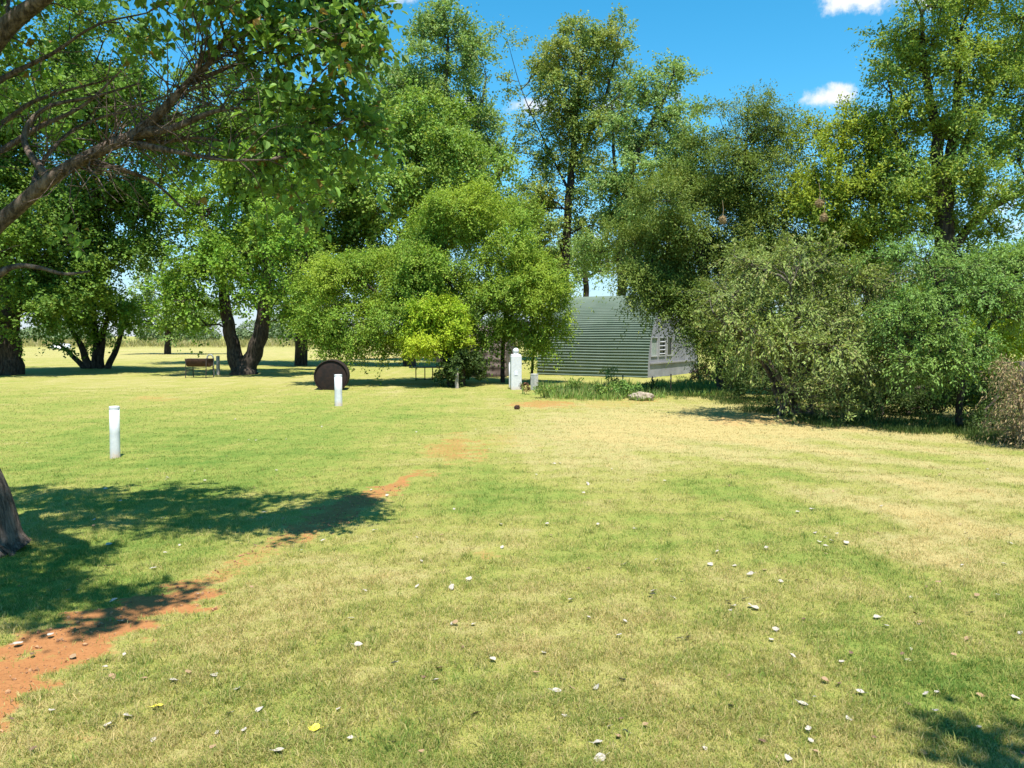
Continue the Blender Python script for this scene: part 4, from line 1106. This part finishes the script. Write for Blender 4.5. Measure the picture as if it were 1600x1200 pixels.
# rusty drum lying on its side, end towards the lawn
b = G(517, 610)
s = b[1] / F
r = 26.5 * s
drum = empty('rusty_drum', tuple(b), 'dark rusty round steel drum lying end on upon the grass', 'drum', rz=R(8))
rot = Matrix.Translation((0, .10, r * .80)) @ Matrix.Rotation(R(90), 4, 'X')
bm = bmesh.new()
pr = []
for z_ in np.linspace(-.95, .0, 30):
    pr.append((r * (.965 + .012 * (math.cos(z_ * 40) > .6)), z_))
lathe(bm, pr, 48, rot)
bm_obj('shell', bm, M['rust'], drum, smooth=True)
bm = bmesh.new()
seg = 48
def ring(rr, zz):
    return [bm.verts.new(rot @ Vector((rr * math.cos(2 * math.pi * i / seg), rr * math.sin(2 * math.pi * i / seg), zz))) for i in range(seg)]
rs = [ring(r * .99, -.02), ring(r, .02), ring(r * .985, .045), ring(r * .94, .045), ring(r * .93, .01)]
for a_, b_ in zip(rs, rs[1:]):
    for i in range(seg):
        bm.faces.new((a_[i], a_[(i + 1) % seg], b_[(i + 1) % seg], b_[i]))
bm_obj('rim', bm, M['rust'], drum, smooth=True)
bm = bmesh.new()
lathe(bm, [(r * .935, .012), (r * .90, .016), (r * .6, .03), (r * .3, .04), (r * .05, .043)], 48, rot)
bm_obj('end_plate', bm, M['rust'], drum, smooth=True)

# barbecue trough on legs with a bent pipe
b = G(312, 590)
s = b[1] / F
bbq = empty('barbecue_stand', tuple(b), 'rusty half drum barbecue on thin legs under the forked tree', 'barbecue', rz=R(-6))
L = 36 * s; zt = 29 * s; rt_ = .26
bm = bmesh.new()
nseg = 16
a_ = np.linspace(math.pi, 2 * math.pi, nseg)
prev = None
for xx, cap in ((-L / 2, True), (L / 2, True)):
    ring_o = [bm.verts.new((xx, rt_ * math.cos(q), zt + rt_ * math.sin(q) * 1.15)) for q in a_]
    bm.faces.new(ring_o)
    if prev:
        for i in range(nseg - 1):
            bm.faces.new((prev[i], prev[i + 1], ring_o[i + 1], ring_o[i]))
    prev = ring_o
o = bm_obj('trough', bm, M['rust_red'], bbq)
sm = o.modifiers.new('thick', 'SOLIDIFY'); sm.thickness = .012
bm = bmesh.new()
for yy in np.linspace(-rt_ + .03, rt_ - .03, 9):
    bar(bm, (-L / 2 - .02, yy, zt + .012), (L / 2 + .02, yy, zt + .012), .006, 6)
for xx in (-L / 2 - .01, L / 2 + .01):
    bar(bm, (xx, -rt_, zt + .012), (xx, rt_, zt + .012), .009, 6)
bm_obj('grill_grate', bm, M['iron'], bbq)
for sx in (-1, 1):
    for sy in (-1, 1):
        bm = bmesh.new()
        bar(bm, (sx * L * .46, sy * .30, -.04), (sx * L * .46, sy * .24, zt), .017, 8)
        bm_obj('leg', bm, M['iron'], bbq)
for sx in (-1, 1):
    bm = bmesh.new()
    bar(bm, (sx * L * .46 + .02, -.28, zt * .42), (sx * L * .46 + .02, .28, zt * .42), .012, 8)
    bm_obj('brace', bm, M['iron'], bbq)
# bent standpipe beside it
b = G(333, 588)
pipe = empty('standpipe', tuple(b), 'bent grey standpipe beside the barbecue, curved over at the top', 'pipe')
tb = Tubes(10)
q, rr = smooth_path([b + [.03, 0, -.04], b + [.03, 0, .6], b + [0, 0, .80], b + [-.10, 0, .86], b + [-.20, 0, .80], b + [-.22, 0, .70]], [.028] * 6, 6)
tb.add(q, rr)
tb.link('pipe_run', M['grey_pipe'], pipe, b)
bm = bmesh.new(); lathe(bm, [(.04, .66), (.045, .68), (.045, .72), (.03, .73)], 10, Matrix.Translation((-.22, 0, 0)))
bm_obj('nozzle', bm, M['iron'], pipe)

# rusty tubular frame left of the dark shrub
b = G(664, 595)
s = b[1] / F
fr = empty('metal_frame', tuple(b), 'rusty tubular metal frame standing left of the dark shrub', 'frame', rz=R(4))
zt = 21 * s
bm = bmesh.new()
bar(bm, (-24 * s, 0, zt), (26 * s, 0, zt), .022); bar(bm, (-24 * s, .5, zt), (26 * s, .5, zt), .022)
bar(bm, (-24 * s, 0, zt), (-24 * s, .5, zt), .022); bar(bm, (26 * s, 0, zt), (26 * s, .5, zt), .022)
bm_obj('top_rail', bm, M['old_wood'], fr)
for xx, yy in ((-14, 0), (-1, .5), (12, 0), (22, .5)):
    bm = bmesh.new(); bar(bm, (xx * s, yy, -.04), (xx * s, yy, zt - .02), .018)
    bm_obj('leg', bm, M['rust_red'], fr)
bm = bmesh.new(); bar(bm, (-14 * s, -.03, .06), (12 * s, -.03, .06), .012)
bm_obj('foot_rail', bm, M['rust_red'], fr)

# thin stakes in the weeds
for (px, bp, tp, lab) in ((973, 613, 586, 'thin dark metal stake in the weeds left of the pale rock'), (1019, 614, 588, 'thin dark metal stake right of the pale rock'), (1048, 618, 584, 'thin pale metal stake in the weeds before the grey hut end')):
    b = G(px, bp)
    hgt = (bp - tp) * b[1] / F
    rt = empty('fence_stake', tuple(b), lab, 'stake', 'stakes in the weeds')
    bm = bmesh.new(); box(bm, 0, 0, hgt / 2 - .05, .035, .006, hgt + .1); box(bm, 0, .018, hgt / 2 - .05, .006, .03, hgt + .1)
    bm_obj('bar', bm, M['iron'], rt)
    bm = bmesh.new(); bar(bm, (-.03, 0, hgt * .8), (.03, 0, hgt * .8), .006, 6)
    bm_obj('wire_clip', bm, M['galv'], rt)

# rocks
def rock(px, py, wpx, hpx, dep, label, mat, name='rock', seed=1, flat=1.0):
    b = G(px, py); s = b[1] / F
    bm = bmesh.new()
    bmesh.ops.create_icosphere(bm, subdivisions=4, radius=1)
    for v_ in bm.verts:
        p_ = np.array(v_.co)[None]
        k = 1 + .18 * wob(p_, 1.3, seed)[0] + .07 * wob(p_, .5, seed + 1)[0] + .03 * wob(p_, .2, seed + 2)[0]
        v_.co = Vector((v_.co.x * k * wpx * s / 2, v_.co.y * k * dep, max(v_.co.z, -.5) * k * hpx * s * .62 + hpx * s * .32))
    o = bm_obj(name, bm, mat, None, tuple(b), smooth=True)
    tag(o, label, 'rock')
    return o
rock(1001, 625, 36, 14, .26, 'pale flat topped rock at the edge of the weeds', M['stone'], seed=5)
rock(1214, 645, 14, 6, .12, 'small pale stone in the shade under the grey green shrub', M['stone'], seed=8)
rock(808, 640, 9, 8, .07, 'small dark stone on the bare earth before the white pillar', M['rust_red'], seed=12)

# far pale tarpaulin-covered heap across the field
o = rock(96, 546, 24, 11, 1.2, 'low white covered heap far off at the edge of the field', M['white_paint'], name='covered_heap', seed=20)
o['category'] = 'heap'

# ------------------------------------------------------------------ weeds, field grass, far wood
def tufts(name, label, cat, spots, mat, seed, kind=None, group=None, root_at=None):
    g = np.random.default_rng(seed)
    P0, D0, N0, L0, W0 = [], [], [], [], []
    for (cx, cy_, rx, ry, n, h, w) in spots:
        a = g.uniform(0, 2 * np.pi, n); r_ = np.sqrt(g.uniform(0, 1, n))
        p = np.stack([cx + rx * r_ * np.cos(a), cy_ + ry * r_ * np.sin(a), np.zeros(n)], -1)
        d = unit(np.stack([g.normal(0, .32, n), g.normal(0, .32, n), np.ones(n)], -1))
        P0.append(p); D0.append(d); L0.append(h * g.uniform(.45, 1.15, n)); W0.append(w * g.uniform(.6, 1.3, n))
        N0.append(unit(g.normal(size=(n, 3)) * [1, 1, .3]))
    p, d, nn, L, W = (np.concatenate(q) for q in (P0, D0, N0, L0, W0))
    V, Fq = leaf_quads(p, d, nn, L, W, .0)
    o = link_mesh(name, V, Fq, mat, origin=root_at)
    return tag(o, label, cat, group, kind)
spots = []
gw = np.random.default_rng(17)
for k in range(240):
    px = gw.uniform(845, 1160); py = 612 + (px - 845) / 315 * 6 + gw.uniform(-9, 12) - (8 if px > 1030 else 0)
    b = G(px, py)
    spots.append((b[0], b[1], .25, .3, 46, gw.uniform(.12, .32), .020))
tufts('weeds', 'rank green weeds growing in a strip before the hut', 'weeds', spots, M['weed'], 1, 'stuff')
spots = []
for k in range(420):
    px = gw.uniform(1060, 1640)
    py = np.interp(px, [1060, 1150, 1250, 1400, 1560, 1640], [626, 640, 664, 678, 694, 712]) - abs(gw.normal(0, 14)) - 3 + 4 * math.sin(px * .05)
    b = G(px, py)
    spots.append((b[0], b[1], .22, .25, 40, gw.uniform(.05, .17), .012))
tufts('undergrowth', 'tufted undergrowth coloured dark as if shaded, along the foot of the right hand shrubs', 'undergrowth', spots, M['shade_ivy'], 2, 'stuff')  # dark leaf colour stands in for the shadow band below the shrubs
def weed_plant(px, py, hpx, wpx, label, mat, seed, leaf=(.10, .04), lai=3.0, nst=4, group='tall weeds before the hut'):
    b = G(px, py); s = b[1] / F
    gg = np.random.default_rng(seed)
    st_ = []
    for k in range(nst):
        dx = gg.normal(0, wpx * .3)
        st_.append(px_stem((px + gg.normal(0, 2), py, b[1], .012), (px + dx * .5, py - hpx * .5, b[1] + gg.normal(0, .05), .009), (px + dx, py - hpx, b[1] + gg.normal(0, .1), .004)))
    make_tree('weed_plant', label, 'plant', b, st_, [B(px, py - hpx * .45, b[1], wpx * .5, hpx * .5, wpx * s * .45, lai)], mat, M['weed'], leaf=leaf, per=20, spray=.14, seed=seed, tip=.003, group=group, droop=.3)
weed_plant(952, 613, 42, 16, 'tallest leafy weed in front of the green hut', M['weed'], 61)
weed_plant(975, 622, 30, 34, 'bushy blue green weed left of the pale rock', M['feather'], 62, lai=3.6)
weed_plant(940, 622, 26, 44, 'broad leafy weed clump in the middle of the strip', M['weed'], 63, lai=3.6)
weed_plant(852, 622, 26, 24, 'leafy weed beside the grey cement post', M['weed'], 64, lai=3.4)
weed_plant(818, 617, 20, 14, 'reddish brown weed at the foot of the white pillar', M['weed_red'], 65, lai=2.4)
weed_plant(1092, 600, 34, 44, 'dark red leaved shrub against the grey hut end', M['weed_red'], 66, lai=3.2, nst=6)
weed_plant(1128, 606, 30, 46, 'light green leafy weed clump beside the red leaved shrub', M['weed'], 67, lai=3.4, nst=6)
weed_plant(895, 614, 24, 30, 'pale green weed clump left of the tallest weed', M['weed'], 68, lai=2.6)
weed_plant(1545, 655, 60, 30, 'yellowing weed by the thin trunk of the feathery tree', M['lime'], 69, lai=2.0, group='weeds at the right edge')
weed_plant(1020, 616, 22, 30, 'dark weed clump just right of the pale rock', M['shade_ivy'], 70, lai=3.2)

spots = []
for k in range(900):
    yy = gw.uniform(104, 150); xx = gw.uniform(-110, 30)
    spots.append((xx, yy, 2.4, 1.6, 30, gw.uniform(.6, 1.5), .09))
tufts('field_grass', 'tall pale field grass beyond the far edge of the lawn', 'grass', spots, M['reed'], 3, 'stuff')
pos, nv, ld, L = [], [], [], []
gf = np.random.default_rng(91)
for k in range(60):
    cx = gf.uniform(-190, 130); cy_ = gf.uniform(165, 230); h_ = gf.uniform(3.0, 7.0); w_ = gf.uniform(3, 7)
    n = 1500
    d = unit(gf.normal(size=(n, 3))) * gf.uniform(.5, 1, (n, 1)) ** .5
    pos.append(np.array([cx, cy_, h_ * .5]) + d * [w_, 3, h_ * .5]); nv.append(unit(d + gf.normal(0, .5, (n, 3)) + [0, 0, .5]))
pos = np.concatenate(pos); nv = np.concatenate(nv); n = len(pos)
V, Fq = leaf_quads(pos, unit(gf.normal(size=(n, 3))), nv, gf.uniform(.4, .8, n), gf.uniform(.3, .6, n))
V[:, 2] = np.maximum(V[:, 2], 0)
tag(link_mesh('far_wood', V, Fq, M['far_wood']), 'low line of trees on the far horizon', 'woodland', kind='stuff')

# ------------------------------------------------------------------ fallen leaves, each its own object
t = NT('dry_leaf_pale'); n1 = t.noise(60, 4, .6)
t.bsdf(inputs={'Base Color': t.mix(t.rng(n1, .3, .7), (.27, .235, .19), (.46, .41, .35)), 'Roughness': .8}); M['lf_pale'] = t.m
t = NT('dry_leaf_tan'); n1 = t.noise(60, 4, .6)
t.bsdf(inputs={'Base Color': t.mix(t.rng(n1, .3, .7), (.22, .13, .065), (.33, .22, .12)), 'Roughness': .8}); M['lf_tan'] = t.m
t = NT('dry_leaf_brown'); n1 = t.noise(60, 4, .6)
t.bsdf(inputs={'Base Color': t.mix(t.rng(n1, .3, .7), (.09, .05, .03), (.18, .10, .06)), 'Roughness': .8}); M['lf_brown'] = t.m
t = NT('leaf_yellow'); n1 = t.noise(60, 4, .6)
t.bsdf(inputs={'Base Color': t.mix(t.rng(n1, .3, .7), (.65, .52, .03), (.75, .66, .08)), 'Roughness': .6}); M['lf_yellow'] = t.m

def leaf_mesh(seed, mat):
    g = np.random.default_rng(seed)
    out = [(0, -.5), (.26, -.42), (.44, -.18), (.40, .10), (.22, .36), (0, .56), (-.22, .36), (-.40, .10), (-.44, -.18), (-.26, -.42)]
    V = []
    c1, c2 = g.uniform(.1, .7), g.uniform(-.3, .5)
    def zf(u, v): return c1 * u * u + c2 * v * v * .6 + g.normal(0, .03)
    for rr in (1.0, .55):
        for (u, v) in out:
            u2, v2 = u * rr, v * rr
            V.append((u2, v2, zf(u2, v2)))
    V.append((0, 0, zf(0, 0)))
    bm = bmesh.new()
    vs = [bm.verts.new(v) for v in V]
    for i in range(10):
        j = (i + 1) % 10
        bm.faces.new((vs[i], vs[j], vs[10 + j], vs[10 + i])); bm.faces.new((vs[10 + i], vs[10 + j], vs[20]))
    # leaf stalk
    st_ = [bm.verts.new(p_) for p_ in ((-.018, -.48, zf(0, .48)), (.018, -.48, zf(0, .48)), (.05, -.95, .12), (.02, -.96, .12))]
    bm.faces.new(st_)
    me = bpy.data.meshes.new('dry_leaf')
    zmin = min(v.co.z for v in bm.verts)
    for v in bm.verts:
        v.co.z -= zmin
    bm.to_mesh(me); bm.free()
    me.materials.append(mat)
    return me
LV = {'pale': ([leaf_mesh(k, M['lf_pale']) for k in range(6)], 'dry pale leaf lying on the mown grass'),
      'tan': ([leaf_mesh(10 + k, M['lf_tan']) for k in range(4)], 'dry tan leaf lying on the mown grass'),
      'brown': ([leaf_mesh(20 + k, M['lf_brown']) for k in range(3)], 'dark brown curled leaf lying on the mown grass'),
      'yellow': ([leaf_mesh(30, M['lf_yellow'])], 'fresh yellow leaf on the grass')}
gl = np.random.default_rng(55)
def put_leaf(px, py, kind, size, label=None):
    ms, lab = LV[kind]
    b = G(px, py)
    o = bpy.data.objects.new('fallen_leaf', ms[gl.integers(len(ms))])
    COL.objects.link(o)
    o.location = (b[0], b[1], height(b[:1], b[1:2])[0] + gl.uniform(.010, .020))
    o.rotation_euler = (gl.normal(0, .26), gl.normal(0, .26), gl.uniform(0, 6.28))
    o.scale = (size,) * 3
    tag(o, label or lab, 'leaf', {'pale': 'dry pale leaves scattered over the lawn', 'tan': 'dry tan leaves scattered over the lawn', 'brown': 'dark brown leaves scattered over the lawn', 'yellow': 'yellow leaves on the lawn'}[kind])
seen = [(1022, 925), (1018, 932), (1138, 942), (1146, 950), (1163, 938), (1172, 948), (1180, 952), (1060, 1000), (1075, 1000), (1212, 988), (680, 1072), (933, 1076), (972, 1064), (870, 1085), (613, 1167), (934, 1168), (937, 1191),
        (706, 920), (733, 906), (892, 940), (785, 857), (1343, 1085), (1326, 1122), (1370, 966), (1384, 978), (1515, 962), (1255, 1100), (1172, 900), (1220, 910), (1262, 908), (1110, 880), (918, 755), (866, 725), (912, 770), (855, 823), (975, 882),
        (178, 943), (190, 972), (370, 1083), (172, 1140), (240, 1165), (360, 1120), (436, 1182), (200, 1126), (320, 752), (262, 748), (310, 764), (165, 765), (105, 790), (412, 800), (254, 810), (605, 776), (585, 833), (570, 925), (560, 1018), (335, 1060), (170, 852), (28, 1010), (1322, 850), (1280, 850), (1300, 848), (1578, 854), (1516, 845), (1268, 800), (1246, 802), (1290, 856)]
for (px, py) in seen:
    put_leaf(px, py, 'pale', gl.uniform(.032, .050))
for k in range(120):
    py = 655 + 560 * gl.uniform() ** 1.5; px = gl.uniform(-30, 1630)
    if px > 1100 and py < 720:
        continue
    put_leaf(px, py, 'pale', gl.uniform(.018, .036))
for k in range(46):
    put_leaf(gl.uniform(0, 1600), 720 + 470 * gl.uniform(), 'tan', gl.uniform(.022, .04))
for k in range(34):
    put_leaf(gl.uniform(0, 1600), 720 + 470 * gl.uniform(), 'brown', gl.uniform(.016, .03))
put_leaf(246, 1109, 'yellow', .05, 'fresh yellow leaf at the foot of the bare earth track')
put_leaf(491, 1143, 'yellow', .05, 'fresh yellow leaf lying nearer the bottom edge, clear of the bare earth')
print('faces', sum(len(o.data.polygons) for o in SC.objects if o.type == 'MESH'))
